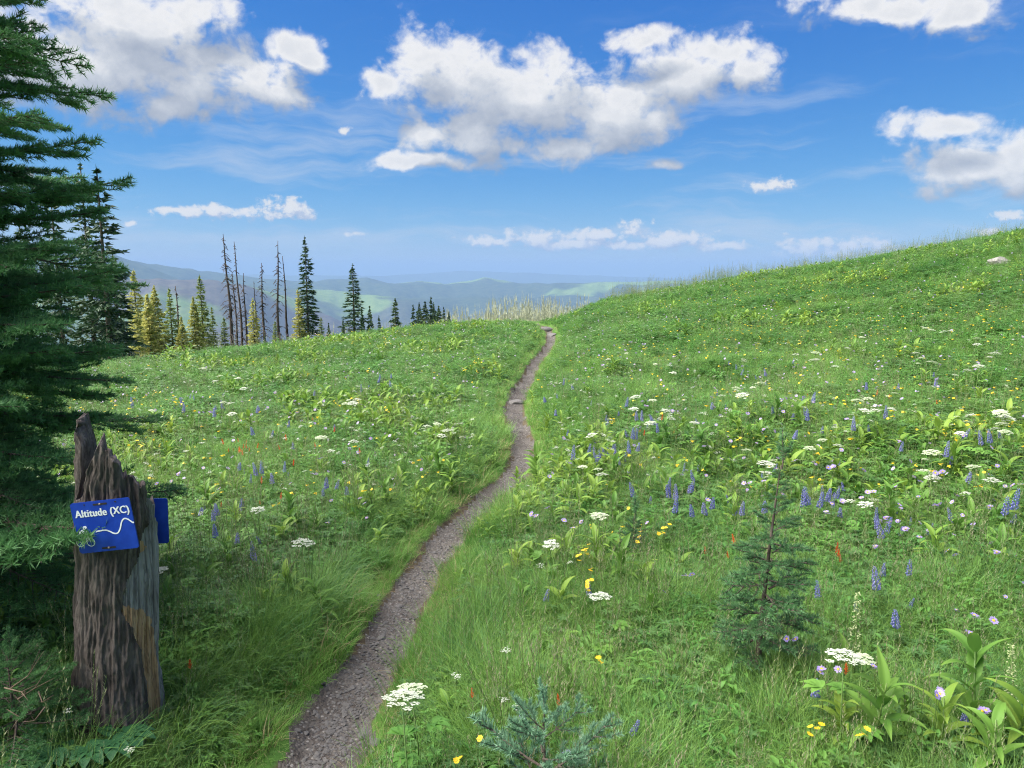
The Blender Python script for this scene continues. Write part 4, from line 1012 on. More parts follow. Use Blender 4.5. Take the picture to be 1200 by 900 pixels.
def daisy(seed, h=.34, r=.016, petals=16, cup=.15, wide=.30, heads=1):
    """slim stem, ray flower with a yellow eye: head materials 0 petal 1 eye"""
    rs = rsd(seed); st = MB(); hds = []; lv = []
    l = rs.normal(size=2) * .10; tops = []
    for k in range(heads):
        off = np.array([l[0] * h, l[1] * h, 0]) + (rs.normal(size=3) * [.022, .022, .02] if k else 0)
        top = np.array([0, 0, h]) + off; tops.append(top); j = top * .6
        tube(st, [(0, 0, -.05), j * [.6, .6, 1], top], [.0019, .0016, .0011], 4, cap=False)
    for top in tops:
        hd = MB(); tilt = Euler((rs.normal() * .35 + .25, rs.normal() * .3, 0)).to_matrix(); tm = np.array(tilt)
        for i in range(petals):
            a = i * 6.283 / petals + rs.normal() * .06; k = r * (.85 + .3 * rs.random()); ww = wide * r
            loc = np.array([[.25 * r * math.cos(a), .25 * r * math.sin(a), .001], [.7 * k * math.cos(a) - ww * .5 * math.sin(a), .7 * k * math.sin(a) + ww * .5 * math.cos(a), cup * k * .7],
                            [k * math.cos(a), k * math.sin(a), cup * k], [.7 * k * math.cos(a) + ww * .5 * math.sin(a), .7 * k * math.sin(a) - ww * .5 * math.cos(a), cup * k * .7]])
            hd.add(top + loc @ tm.T, [(0, 1, 2, 3)], 0, [.2, .7, 1, .7])
        ne = 9; V = [top + np.array([0, 0, .004]) @ tm.T] + [top + np.array([.30 * r * math.cos(i * 6.283 / ne), .30 * r * math.sin(i * 6.283 / ne), .0015]) @ tm.T for i in range(ne)]
        hd.add(V, [(0, 1 + i, 1 + (i + 1) % ne) for i in range(ne)], 1, .5); hds.append(hd)
    for i in range(5):
        mb = MB(); t = .08 + .15 * i; leaf(mb, np.array([l[0] * h * t, l[1] * h * t, h * t]), i * 2.4 + rs.random(), R(45), R(0), .075 * (1.1 - t), .015, 4, 0, .15, 'lance', .1); lv.append(mb)
    return st, hds, lv
def paintbrush(seed, h=.34):
    rs = rsd(seed); st = MB(); hd = MB(); lv = []
    l = rs.normal(size=2) * .08; ax = lambda t: np.array([l[0] * t * h, l[1] * t * h, t * h]); tube(st, [ax(t) for t in (-.1, .5, 1)], [.0022, .0018, .001], 4)
    for i in range(22):
        f = i / 22; t = 1 - .055 / h * (1 - f); leaf(hd, ax(t), i * 2.4, R(55 + 25 * f), R(35 + 30 * f), .024 * (1.1 - .4 * f), .0065, 3, 0, .2, 'lance', .3)
    for i in range(6):
        mb = MB(); t = .1 + .12 * i; leaf(mb, ax(t), i * 2.4, R(60), R(20), .06, .009, 3, 0, .2, 'lance', .1); lv.append(mb)
    return st, hd, lv
def valerian(seed, h=.42):
    rs = rsd(seed); st = MB(); hd = MB(); lv = []
    l = rs.normal(size=2) * .08; top = np.array([l[0] * h, l[1] * h, h]); tube(st, [(0, 0, -.05), top * .5 + [.008, 0, 0], top], [.0024, .002, .0013], 4)
    for i in range(7):
        a = i * 2.4; rr = .022 * math.sqrt(i / 7) + .002; c = top + [rr * math.cos(a), rr * math.sin(a), .006 - .3 * rr + rs.normal() * .004]
        tube(hd, [top - [0, 0, .02], c], [.0008, .0006], 3, 1, cap=False)
        for k in range(5):
            f = c + rs.normal(size=3) * [.0055, .0055, .003]; s = .0038; r0 = rs.random() * 3
            V = [f + [0, 0, .001]] + [f + [s * math.cos(r0 + j * 1.2566), s * math.sin(r0 + j * 1.2566), 0] for j in range(5)]; hd.add(V, [(0, 1 + j, 1 + (j + 1) % 5) for j in range(5)], 0, .7)
    for i in range(6):
        mb = MB(); t = .15 + .12 * i; leaf(mb, top * t, i * 1.57, R(35), R(-5), .06 * (1.1 - t), .022, 3, 0, .18, 'lance', .1); lv.append(mb)
    return st, hd, lv

KIND = {}   # kind -> list of variants; each variant: (whole mesh, [(part name, mesh)])
def reg(kind, partlists):
    """partlists: list of variants, each a list of (part, MB, materials)"""
    out = []
    for parts in partlists:
        mats = []; whole = MB()
        for nm, mb, ms in parts:
            mp = []
            for m in ms:
                if m not in mats: mats.append(m)
                mp.append(mats.index(m))
            whole.merge(mb, None, mp)
        out.append((whole.mesh(kind, mats), [(nm, mb.mesh(kind + '_' + nm, ms)) for nm, mb, ms in parts]))
    KIND[kind] = out
S_, Wt, Cr = M['stem'], M['white'], M['cream']
def reg_all():
    v = []
    for s in range(4):
        st, hd, lv = umbel(100 + s, .46 + .05 * s, .062 + .008 * (s % 3), 15 + 2 * s, 12); v.append([('stem', st, [S_]), ('flower_head', hd, [Cr if s % 2 else Wt, S_])] + [('leaf', l, [M['forb2'], S_]) for l in lv])
    reg('cow_parsnip', v)
    v = []
    for s in range(4):
        st, hd, lv = lupine(120 + s, .38 + .05 * s, .11 + .02 * s); v.append([('stem', st, [S_]), ('flower_spike', hd, [M['blue']])] + [('leaf', l, [M['lupleaf'], S_]) for l in lv])
    reg('lupine', v)
    v = []
    for s in range(4):
        st, hds, lv = daisy(140 + s, .32 + .05 * s, .0205, 18, .15, .28, 1 + s % 3); v.append([('stem', st, [S_])] + [('flower_head', h, [M['lilac'], M['yellow']]) for h in hds] + [('leaf', l, [M['forb'], S_]) for l in lv])
    reg('fleabane', v)
    v = []
    for s in range(4):
        st, hds, lv = daisy(160 + s, .30 + .05 * s, .0155, 11, .2, .5, 1 + (s + 1) % 4); v.append([('stem', st, [S_])] + [('flower_head', h, [M['yellow'], M['yellow']]) for h in hds] + [('leaf', l, [M['forb2'], S_]) for l in lv])
    reg('arnica', v)
    v = []
    for s in range(3):
        st, hd, lv = paintbrush(180 + s, .30 + .05 * s); v.append([('stem', st, [S_]), ('flower_spike', hd, [M['red']])] + [('leaf', l, [M['forb'], S_]) for l in lv])
    reg('paintbrush', v)
    v = []
    for s in range(3):
        st, hd, lv = valerian(200 + s, .36 + .06 * s); v.append([('stem', st, [S_]), ('flower_head', hd, [Wt, S_])] + [('leaf', l, [M['forb'], S_]) for l in lv])
    reg('valerian', v)
    v = []
    for s in range(6):
        st, lv = hellebore(220 + s, .24 + .045 * s, 11 + s, .20 + .012 * s, .062 + .006 * (s % 3)); v.append([('stem', st, [S_])] + [('leaf', l, [M['hell'] if s % 2 == 0 else M['hell2']]) for l in lv])
    reg('false_hellebore', v)
    v = []
    for s in range(2):      # tall pale green flowering stalk
        rs = rsd(240 + s); st = MB(); hd = MB(); h = .52; tube(st, [(0, 0, -.05), (.01, 0, h * .5), (.02 * (1 - 2 * s), .01, h)], [.005, .004, .0015], 5)
        for i in range(110):
            f = rs.random(); z = h * (.42 + .58 * f); a = rs.random() * 6.283; L = .020 * (1.15 - f) + .006; p = np.array([.02 * f * (1 - 2 * s), .01 * f, z]); q = p + [L * math.cos(a), L * math.sin(a), L * .6 * rs.random() - .003]
            r0 = rs.random() * 3; sz = .0048; V = [q + [0, 0, .001]] + [q + [sz * math.cos(r0 + j * 1.2566), sz * math.sin(r0 + j * 1.2566), rs.normal() * .002] for j in range(5)]; hd.add(V, [(0, 1 + j, 1 + (j + 1) % 5) for j in range(5)], 0, .5)
        _, lv = hellebore(244 + s, .25, 7, .20, .06); v.append([('stem', st, [S_]), ('flower_spike', hd, [M['pgreen']])] + [('leaf', l, [M['hell2']]) for l in lv])
    reg('flowering_hellebore', v)
M['pgreen'] = leaf_mat('pale_green_floret', (.42, .48, .24), (.50, .54, .30), trans=.3, patch=.05)
reg_all()

HEADH = dict(cow_parsnip=.52, lupine=.40, fleabane=.40, arnica=.38, paintbrush=.34, valerian=.42, false_hellebore=.22, flowering_hellebore=.40)
GSC = dict(cow_parsnip=.66, lupine=.56, fleabane=.72, arnica=.74, paintbrush=.72, valerian=.68, false_hellebore=.56, flowering_hellebore=.80)
_cnt = {k: 0 for k in KIND}
def plant(kind, x, y, label, group, parts=False, scl=1.0, rz=None, var=None):
    i = _cnt[kind]; _cnt[kind] += 1
    whole, pl = KIND[kind][(i * 7 + int(abs(x * 97))) % len(KIND[kind]) if var is None else var]
    rz = random.random() * 6.283 if rz is None else rz; tx, ty = random.gauss(0, .11), random.gauss(0, .11)
    scl = scl * GSC[kind]
    cat = dict(cow_parsnip='cow parsnip', lupine='lupine', fleabane='fleabane', arnica='yellow daisy', paintbrush='paintbrush', valerian='white wildflower', false_hellebore='leafy plant', flowering_hellebore='leafy plant')[kind]
    name = dict(arnica='yellow_daisy', valerian='white_wildflower').get(kind, kind)
    loc = (x, y, hz(x, y) if y < 14 else float(h_near_d(np.array([x]), np.array([y]), np.array([1.0]))[0]))
    if not parts:
        o = link(name, whole, None, loc, (tx, ty, rz), scl); return tag(o, label, cat, group)
    r = empty(name, loc, label, cat, group, rz); r.scale = (scl,) * 3; r.rotation_euler = (tx, ty, rz)
    for nm, me in pl: link(nm, me, r)
    return r
def spot(kind, px, py, scl=1.0): return ground(px, py, HEADH[kind] * scl * GSC[kind] * .97)

# --- flowers one can point at, nearest first
named = [
 ('cow_parsnip', 483, 848, 1.1, 2, 'largest white flat-topped flower head, low at the bottom beside the trail edge'),
 ('cow_parsnip', 490, 818, .95, 1, 'creamy flower head just above the largest white one beside the trail'),
 ('cow_parsnip', 710, 697, 1.0, 0, 'white flat flower head in the grass between the tiny fir seedling and the trail bend'),
 ('cow_parsnip', 995, 799, 1.0, 2, 'white flat flower head right of the small standing fir, above the broad leaves'),
 ('cow_parsnip', 1008, 813, .8, 3, 'smaller cream flower head tucked under the white one right of the small fir'),
 ('cow_parsnip', 213, 670, .95, 0, 'white flat flower head just past the plain blue sign edge'),
 ('cow_parsnip', 644, 624, .9, 0, 'white flower head nearest the right rim of the trail at mid distance'),
 ('cow_parsnip', 705, 601, 1.0, 1, 'creamy flower head above the tiny fir seedling, beside yellow flowers'),
 ('cow_parsnip', 350, 648, .95, 2, 'white flat flower head over broad leaves midway between the stump and the trail'),
 ('cow_parsnip', 304, 590, .95, 0, 'white flat flower head behind the blue lupines left of the trail'),
 ('valerian', 157, 849, .8, 0, 'small white blossom against the dark foot of the stump'),
 ('valerian', 63, 826, .8, 1, 'small white blossom beside the dry twigs left of the stump'),
 ('valerian', 598, 771, .9, 2, 'small white two-tiered blossom in the plain grass right of the trail'),
 ('valerian', 536, 787, .9, 0, 'small white blossom in the grass close to the right rim of the trail'),
 ('valerian', 590, 828, .9, 1, 'small white blossom just above the bluish sapling'),
 ('valerian', 610, 838, .85, 2, 'small white blossom right of another one above the bluish sapling'),
 ('valerian', 588, 846, .75, 0, 'lowest white blossom above the left shoots of the bluish sapling'),
 ('valerian', 676, 880, .8, 1, 'white blossom touching the right shoots of the bluish sapling'),
 ('fleabane', 692, 878, 1.0, 1, 'lilac daisy at the bottom edge right of the bluish sapling'),
 ('fleabane', 594, 838, .8, 0, 'single pale lilac daisy among white blossoms above the bluish sapling'),
 ('fleabane', 1090, 812, 1.0, 2, 'cluster of lilac daisies with orange eyes above the big broad leaves'),
 ('fleabane', 1116, 818, 1.0, 1, 'pair of lilac daisies right beside the orange-eyed cluster'),
 ('fleabane', 972, 802, 1.0, 1, 'lilac daisies just left of the white flower head by the small fir'),
 ('fleabane', 980, 785, .9, 0, 'single lilac daisy above the white flower head by the small fir'),
 ('fleabane', 966, 774, .9, 2, 'upper lilac daisy cluster right of the small fir'),
 ('fleabane', 800, 689, 1.0, 2, 'lilac daisies in the grass left of the small fir'),
 ('fleabane', 789, 689, .9, 0, 'single lilac daisy left neighbour of the pair beside the small fir'),
 ('fleabane', 1025, 782, .9, 1, 'lilac daisies right of the red paintbrush by the small fir'),
 ('lupine', 950, 822, .9, 1, 'lupine spike lowest to the right of the small fir, pale violet'),
 ('lupine', 1130, 830, .85, 0, 'violet lupine spike above the large broad leaves in the corner'),
 ('lupine', 636, 690, .9, 0, 'deep blue lupine spike right of the trail above lilac daisies'),
 ('lupine', 690, 688, .9, 2, 'deep blue lupine spike beside the broad leaves near the white flower head'),
 ('lupine', 726, 855, .8, 1, 'tiny blue lupine spike low in the grass near the bottom edge'),
 ('arnica', 700, 860, 1.0, 0, 'yellow daisy just above the lilac daisy at the bottom edge'),
 ('arnica', 728, 786, 1.0, 1, 'yellow daisies in the plain grass left of the small fir'),
 ('arnica', 1026, 880, 1.1, 1, 'pair of yellow daisies at the bottom edge between the broad leaves'),
 ('arnica', 1012, 872, 1.0, 0, 'single yellow daisy left of the pair at the bottom edge'),
 ('arnica', 943, 866, .9, 2, 'small yellow daisies at the bottom edge under the small fir'),
 ('arnica', 545, 880, .9, 0, 'small yellow daisy left of the bluish sapling shoots'),
 ('arnica', 571, 892, .9, 3, 'yellow daisies at the bottom edge among the bluish sapling shoots'),
 ('paintbrush', 996, 784, 1.0, 0, 'bright red paintbrush right of the small fir above the white flower head'),
 ('paintbrush', 661, 832, .9, 1, 'red paintbrush in the plain grass above the bluish sapling'),
 ('paintbrush', 555, 830, .8, 2, 'dull red paintbrush left above the bluish sapling shoots'),
 ('paintbrush', 220, 762, .9, 0, 'red paintbrush in the grass just right of the stump'),
 ('flowering_hellebore', 1003, 735, 1.0, 0, 'tall pale green flowering stalk right of the small fir'),
 ('flowering_hellebore', 1192, 790, .9, 1, 'pale green flowering stalk at the picture edge above broad leaves'),
]
for k, px, py, s, var, lab in named:
    x, y = spot(k, px, py, s); plant(k, x, y, lab, None, True, s, None, var)
hel_named = [(1145, 845, 1.25, 5, 'big broad-leaved plant, largest of the corner clump'), (1185, 835, 1.2, 4, 'broad-leaved plant at the picture edge of the corner clump'), (1165, 890, 1.1, 3, 'lowest broad-leaved plant in the corner clump'),
 (1105, 870, 1.0, 4, 'broad-leaved plant on the near side of the corner clump'), (1022, 850, 1.1, 5, 'broad-leaved plant under the white flower head by the small fir'), (1060, 850, .95, 3, 'broad-leaved plant between the corner clump and the one by the small fir'),
 (985, 860, .9, 2, 'broad-leaved plant with drooping leaves lowest beside the small fir'),
 (1102, 650, 1.0, 4, 'single bright upright broad-leaved plant alone in the far right grass'), (700, 655, 1.1, 4, 'broad-leaved plant by the deep blue lupines right of the trail'), (725, 672, 1.0, 5, 'broad-leaved plant beside the tiny fir seedling'), (668, 668, .9, 3, 'broad-leaved plant near the trail below the white flower head'),
 (350, 690, 1.0, 4, 'yellowish broad-leaved plant under the white flower head between stump and trail'), (376, 705, .9, 3, 'smaller yellowish broad-leaved plant nearer the trail from the stump'), (315, 702, .9, 2, 'broad-leaved plant nearer the stump than its yellowish neighbours'),
 (605, 548, .55, 2, 'tiny broad-leaved plant growing on the trail rim at the bend')]
for px, py, s, var, lab in hel_named:
    x, y = spot('false_hellebore', px, py, s * 1.15); plant('false_hellebore', x, y, lab, None, True, s * 1.15, None, var)
# big dark lobed leaves at the foot of the stump
def lobed(seed):
    rs = rsd(seed); mb = MB()
    for k in range(5):
        az = -2.2 + k * .8 + rs.normal() * .2; e = np.array([math.cos(az) * .09, math.sin(az) * .09, .13 + .05 * rs.random()]); tube(mb, [(0, 0, -.02), e * .6 + [0, 0, .03], e], [.003, .0025, .002], 4, 1, cap=False)
        for j in range(7): leaf(mb, e, az + (j - 3) * .55, R(8), R(-28), .085 * (1.2 - .13 * abs(j - 3)), .045, 5, 0, .12, 'oval', .3)
    return mb
for i, (px, py, lab) in enumerate([(120, 838, 'large dark lobed leaves hiding the foot of the stump'), (92, 868, 'dark lobed leaves in the corner left of the stump foot')]):
    b = at_depth(px, py, 2.52 - .03 * i); o = lobed(300 + i).obj('lobed_leaf_plant', [M['darkleaf'], S_], None, True, (b[0], b[1] - .03, hz(b[0], b[1]) - .02)); tag(o, lab, 'leafy plant')

# --- the rest of the flowers and broad leaves, in the drifts the photograph shows: (kind, px, py, spread x, spread y, count)
drifts = [
 ('lupine', 300, 556, 34, 14, 9), ('lupine', 255, 592, 45, 18, 6), ('lupine', 330, 520, 60, 14, 5), ('lupine', 215, 476, 45, 10, 9), ('lupine', 330, 470, 80, 12, 7), ('lupine', 400, 560, 45, 20, 5), ('lupine', 705, 532, 30, 8, 30), ('lupine', 742, 492, 60, 22, 16),
 ('lupine', 800, 560, 45, 18, 12), ('lupine', 850, 590, 45, 16, 10), ('lupine', 965, 572, 60, 18, 16), ('lupine', 1045, 605, 60, 20, 10), ('lupine', 930, 480, 130, 25, 22), ('lupine', 1120, 520, 70, 22, 12), ('lupine', 880, 435, 120, 14, 7), ('lupine', 1080, 450, 90, 16, 5), ('lupine', 660, 465, 30, 14, 6), ('lupine', 1040, 700, 90, 25, 7), ('lupine', 480, 452, 60, 10, 6), ('lupine', 1185, 600, 15, 18, 3), ('lupine', 300, 640, 60, 25, 4),
 ('fleabane', 880, 575, 30, 16, 10), ('fleabane', 1040, 605, 60, 26, 18), ('fleabane', 1130, 712, 60, 22, 6), ('fleabane', 880, 475, 160, 28, 40), ('fleabane', 1020, 432, 140, 20, 36), ('fleabane', 690, 600, 60, 25, 6), ('fleabane', 280, 470, 110, 30, 26), ('fleabane', 400, 560, 90, 30, 10), ('fleabane', 1120, 560, 60, 30, 12), ('fleabane', 720, 420, 60, 14, 14), ('fleabane', 500, 420, 80, 14, 14), ('fleabane', 190, 560, 50, 20, 5), ('fleabane', 1140, 640, 50, 25, 8), ('fleabane', 950, 530, 100, 20, 14),
 ('arnica', 330, 428, 120, 14, 46), ('arnica', 195, 470, 55, 18, 26), ('arnica', 470, 402, 70, 10, 30), ('arnica', 735, 612, 40, 10, 9), ('arnica', 690, 655, 30, 14, 6), ('arnica', 860, 408, 130, 14, 26), ('arnica', 1150, 505, 60, 14, 12), ('arnica', 740, 480, 60, 20, 12), ('arnica', 1010, 545, 120, 24, 10), ('arnica', 480, 540, 60, 24, 6), ('arnica', 400, 470, 60, 16, 10), ('arnica', 560, 430, 30, 10, 8), ('arnica', 930, 470, 100, 20, 12), ('arnica', 160, 520, 30, 14, 8),
 ('paintbrush', 282, 526, 26, 8, 14), ('paintbrush', 330, 512, 60, 14, 5), ('paintbrush', 870, 640, 30, 18, 4), ('paintbrush', 985, 642, 20, 12, 4), ('paintbrush', 760, 507, 24, 10, 5), ('paintbrush', 1050, 470, 120, 20, 6), ('paintbrush', 390, 520, 50, 20, 4), ('paintbrush', 280, 575, 60, 15, 5),
 ('valerian', 820, 385, 130, 18, 56), ('valerian', 1050, 372, 110, 22, 70), ('valerian', 1120, 330, 60, 14, 24), ('valerian', 470, 418, 110, 12, 22), ('valerian', 230, 450, 80, 12, 20), ('valerian', 880, 455, 130, 24, 30), ('valerian', 400, 520, 120, 34, 14), ('valerian', 690, 398, 40, 12, 14), ('valerian', 190, 535, 40, 20, 7), ('valerian', 620, 645, 40, 20, 4), ('valerian', 1080, 490, 90, 24, 14),
 ('cow_parsnip', 865, 470, 34, 8, 7), ('cow_parsnip', 1085, 548, 12, 8, 4), ('cow_parsnip', 1020, 480, 40, 8, 8), ('cow_parsnip', 1015, 585, 25, 10, 4), ('cow_parsnip', 890, 536, 25, 8, 5), ('cow_parsnip', 955, 523, 20, 6, 3), ('cow_parsnip', 1150, 505, 40, 14, 9), ('cow_parsnip', 290, 480, 26, 5, 4), ('cow_parsnip', 415, 512, 6, 4, 2), ('cow_parsnip', 508, 508, 16, 6, 5), ('cow_parsnip', 384, 524, 10, 4, 2), ('cow_parsnip', 230, 440, 70, 8, 6), ('cow_parsnip', 290, 442, 20, 6, 3), ('cow_parsnip', 420, 470, 50, 14, 5), ('cow_parsnip', 760, 480, 60, 20, 10), ('cow_parsnip', 1080, 392, 60, 12, 10), ('cow_parsnip', 1130, 428, 50, 14, 8), ('cow_parsnip', 780, 420, 90, 14, 8), ('cow_parsnip', 480, 400, 80, 8, 8), ('cow_parsnip', 170, 500, 30, 14, 4), ('cow_parsnip', 960, 420, 90, 14, 9), ('cow_parsnip', 1170, 560, 25, 20, 4), ('cow_parsnip', 700, 560, 40, 14, 3),
 ('false_hellebore', 205, 562, 60, 24, 20), ('false_hellebore', 175, 508, 45, 12, 22), ('false_hellebore', 330, 600, 60, 22, 10), ('false_hellebore', 482, 520, 45, 16, 20), ('false_hellebore', 520, 545, 40, 14, 8), ('false_hellebore', 690, 478, 50, 24, 24), ('false_hellebore', 655, 505, 30, 20, 10), ('false_hellebore', 690, 560, 60, 18, 14), ('false_hellebore', 815, 520, 60, 20, 24), ('false_hellebore', 930, 500, 90, 20, 26), ('false_hellebore', 1110, 460, 80, 20, 26), ('false_hellebore', 1140, 560, 50, 22, 9), ('false_hellebore', 850, 620, 50, 20, 6), ('false_hellebore', 1060, 590, 70, 22, 10), ('false_hellebore', 960, 420, 110, 14, 14), ('false_hellebore', 560, 440, 40, 14, 10), ('false_hellebore', 420, 560, 50, 20, 7), ('false_hellebore', 1170, 640, 25, 25, 4), ('false_hellebore', 260, 640, 40, 25, 5),
]
NICE = dict(lupine='blue lupine spike', fleabane='small lilac daisy', arnica='small yellow daisy', paintbrush='orange red paintbrush', valerian='small white blossom', cow_parsnip='white flat-topped flower head', false_hellebore='broad-leaved yellowish green plant', flowering_hellebore='flowering stalk')
PLUR = dict(lupine='blue lupines', fleabane='lilac daisies', arnica='yellow daisies', paintbrush='red paintbrushes', valerian='white blossoms', cow_parsnip='white flower heads', false_hellebore='broad-leaved plants')
def zone(x, y):
    r = math.hypot(x, y); px = 600 + FPX * x / (y * math.cos(PITCH) + .2)
    dist = 'foreground' if r < 5.0 else 'lower slope' if r < 7.5 else 'middle slope' if r < 11 else 'upper slope' if r < 17 else 'by the crest'
    if side(x, y) < 0: c = 'just past the stump' if px < 190 else 'between dark firs and dead snags' if px < 290 else 'below the ragged spire fir' if px < 400 else 'below the little dark firs' if px < 510 else 'by the left trail rim'
    else: c = 'by the right trail rim' if px < 690 else 'in line with the tiny seedling' if px < 810 else 'in line with the small fir' if px < 970 else 'past the small fir' if px < 1080 else 'at the right picture edge'
    return c + ', ' + dist
_tot = {}
for (k, px, py, sx, sy, n) in drifts:
    for i in range(n):
        if _tot.get(k, 0) >= 290: break
        a = px + float(np.clip(random.gauss(0, .6), -1.3, 1.3)) * sx; b = py + float(np.clip(random.gauss(0, .6), -1.3, 1.3)) * sy
        s = random.uniform(.62, 1.2) if k != 'cow_parsnip' else random.uniform(.5, 1.1); x, y = spot(k, a, b, s)
        if y > 40 or y < 1.9: continue
        if abs(side(x, y)) < .30 and dpath(np.array([x]), np.array([y]))[0] < .20: continue
        z = zone(x, y); near = math.hypot(x, y) < 5.2
        plant(k, x, y, f'{NICE[k]} {z}', f'{PLUR[k]} {z}', near, s); _tot[k] = _tot.get(k, 0) + 1

# --- what nobody could count: grass and leaves, scattered by geometry nodes
def scatter(name, protos, P, rot, scl, idx, label, kind='stuff'):
    """P (n,3), rot (n,3), scl (n,), idx (n,) -> one object whose geometry nodes set a tuft on every point"""
    coll = bpy.data.collections.new(name + '_kinds')
    for i, (me) in enumerate(protos):
        o = bpy.data.objects.new(f'{name}_{i:02d}', me); coll.objects.link(o)
    me = bpy.data.meshes.new(name); me.from_pydata(P.tolist(), [], [])
    for nm, ty, arr, key in (('rot', 'FLOAT_VECTOR', rot, 'vector'), ('scl', 'FLOAT', scl, 'value'), ('idx', 'INT', idx, 'value')):
        at = me.attributes.new(nm, ty, 'POINT'); at.data.foreach_set(key, np.asarray(arr).ravel().astype(np.int32 if ty == 'INT' else np.float32))
    ob = link(name, me); tag(ob, label, kind=kind)
    ng = bpy.data.node_groups.new(name + '_scatter', 'GeometryNodeTree')
    ng.interface.new_socket('Geometry', in_out='INPUT', socket_type='NodeSocketGeometry'); ng.interface.new_socket('Geometry', in_out='OUTPUT', socket_type='NodeSocketGeometry')
    N = ng.nodes; L = ng.links; gi = N.new('NodeGroupInput'); go = N.new('NodeGroupOutput')
    ci = N.new('GeometryNodeCollectionInfo'); ci.inputs['Collection'].default_value = coll; ci.inputs['Separate Children'].default_value = True; ci.inputs['Reset Children'].default_value = True
    ip = N.new('GeometryNodeInstanceOnPoints'); ip.inputs['Pick Instance'].default_value = True
    def attr(nm, ty):
        a = N.new('GeometryNodeInputNamedAttribute'); a.data_type = ty; a.inputs['Name'].default_value = nm; return a.outputs['Attribute']
    L.new(gi.outputs[0], ip.inputs['Points']); L.new(ci.outputs[0], ip.inputs['Instance'])
    L.new(attr('idx', 'INT'), ip.inputs['Instance Index']); L.new(attr('scl', 'FLOAT'), ip.inputs['Scale'])
    e2r = N.new('FunctionNodeEulerToRotation'); L.new(attr('rot', 'FLOAT_VECTOR'), e2r.inputs[0]); L.new(e2r.outputs[0], ip.inputs['Rotation'])
    L.new(ip.outputs[0], go.inputs[0])
    md = ob.modifiers.new('scatter', 'NODES'); md.node_group = ng
    return ob
def sample(n, r0, p, rmin=1.3, amax=44, seed=0, over=3.0):
    rs = rsd(seed); rr = np.geomspace(rmin, 42, 400); pdf = rr * rr / (1 + (rr / r0) ** p); cdf = np.cumsum(pdf); cdf /= cdf[-1]   # extra rr: log spacing
    r = np.interp(rs.random(n), cdf, rr); a = np.radians(rs.uniform(-amax, amax, n)); x = r * np.sin(a); y = r * np.cos(a)
    lim = np.interp(np.degrees(a), _ag, _Rg) + over
    k = r < lim; x, y = x[k], y[k]
    d = np.full(len(x), 9.0); c = np.abs(side(x, y)) < 1.6; d[c] = dpath(x[c], y[c])
    return x, y, d, rs
def place(x, y, d): return np.stack([x, y, h_near_d(x, y, d)], 1)
STUMPR = np.hypot
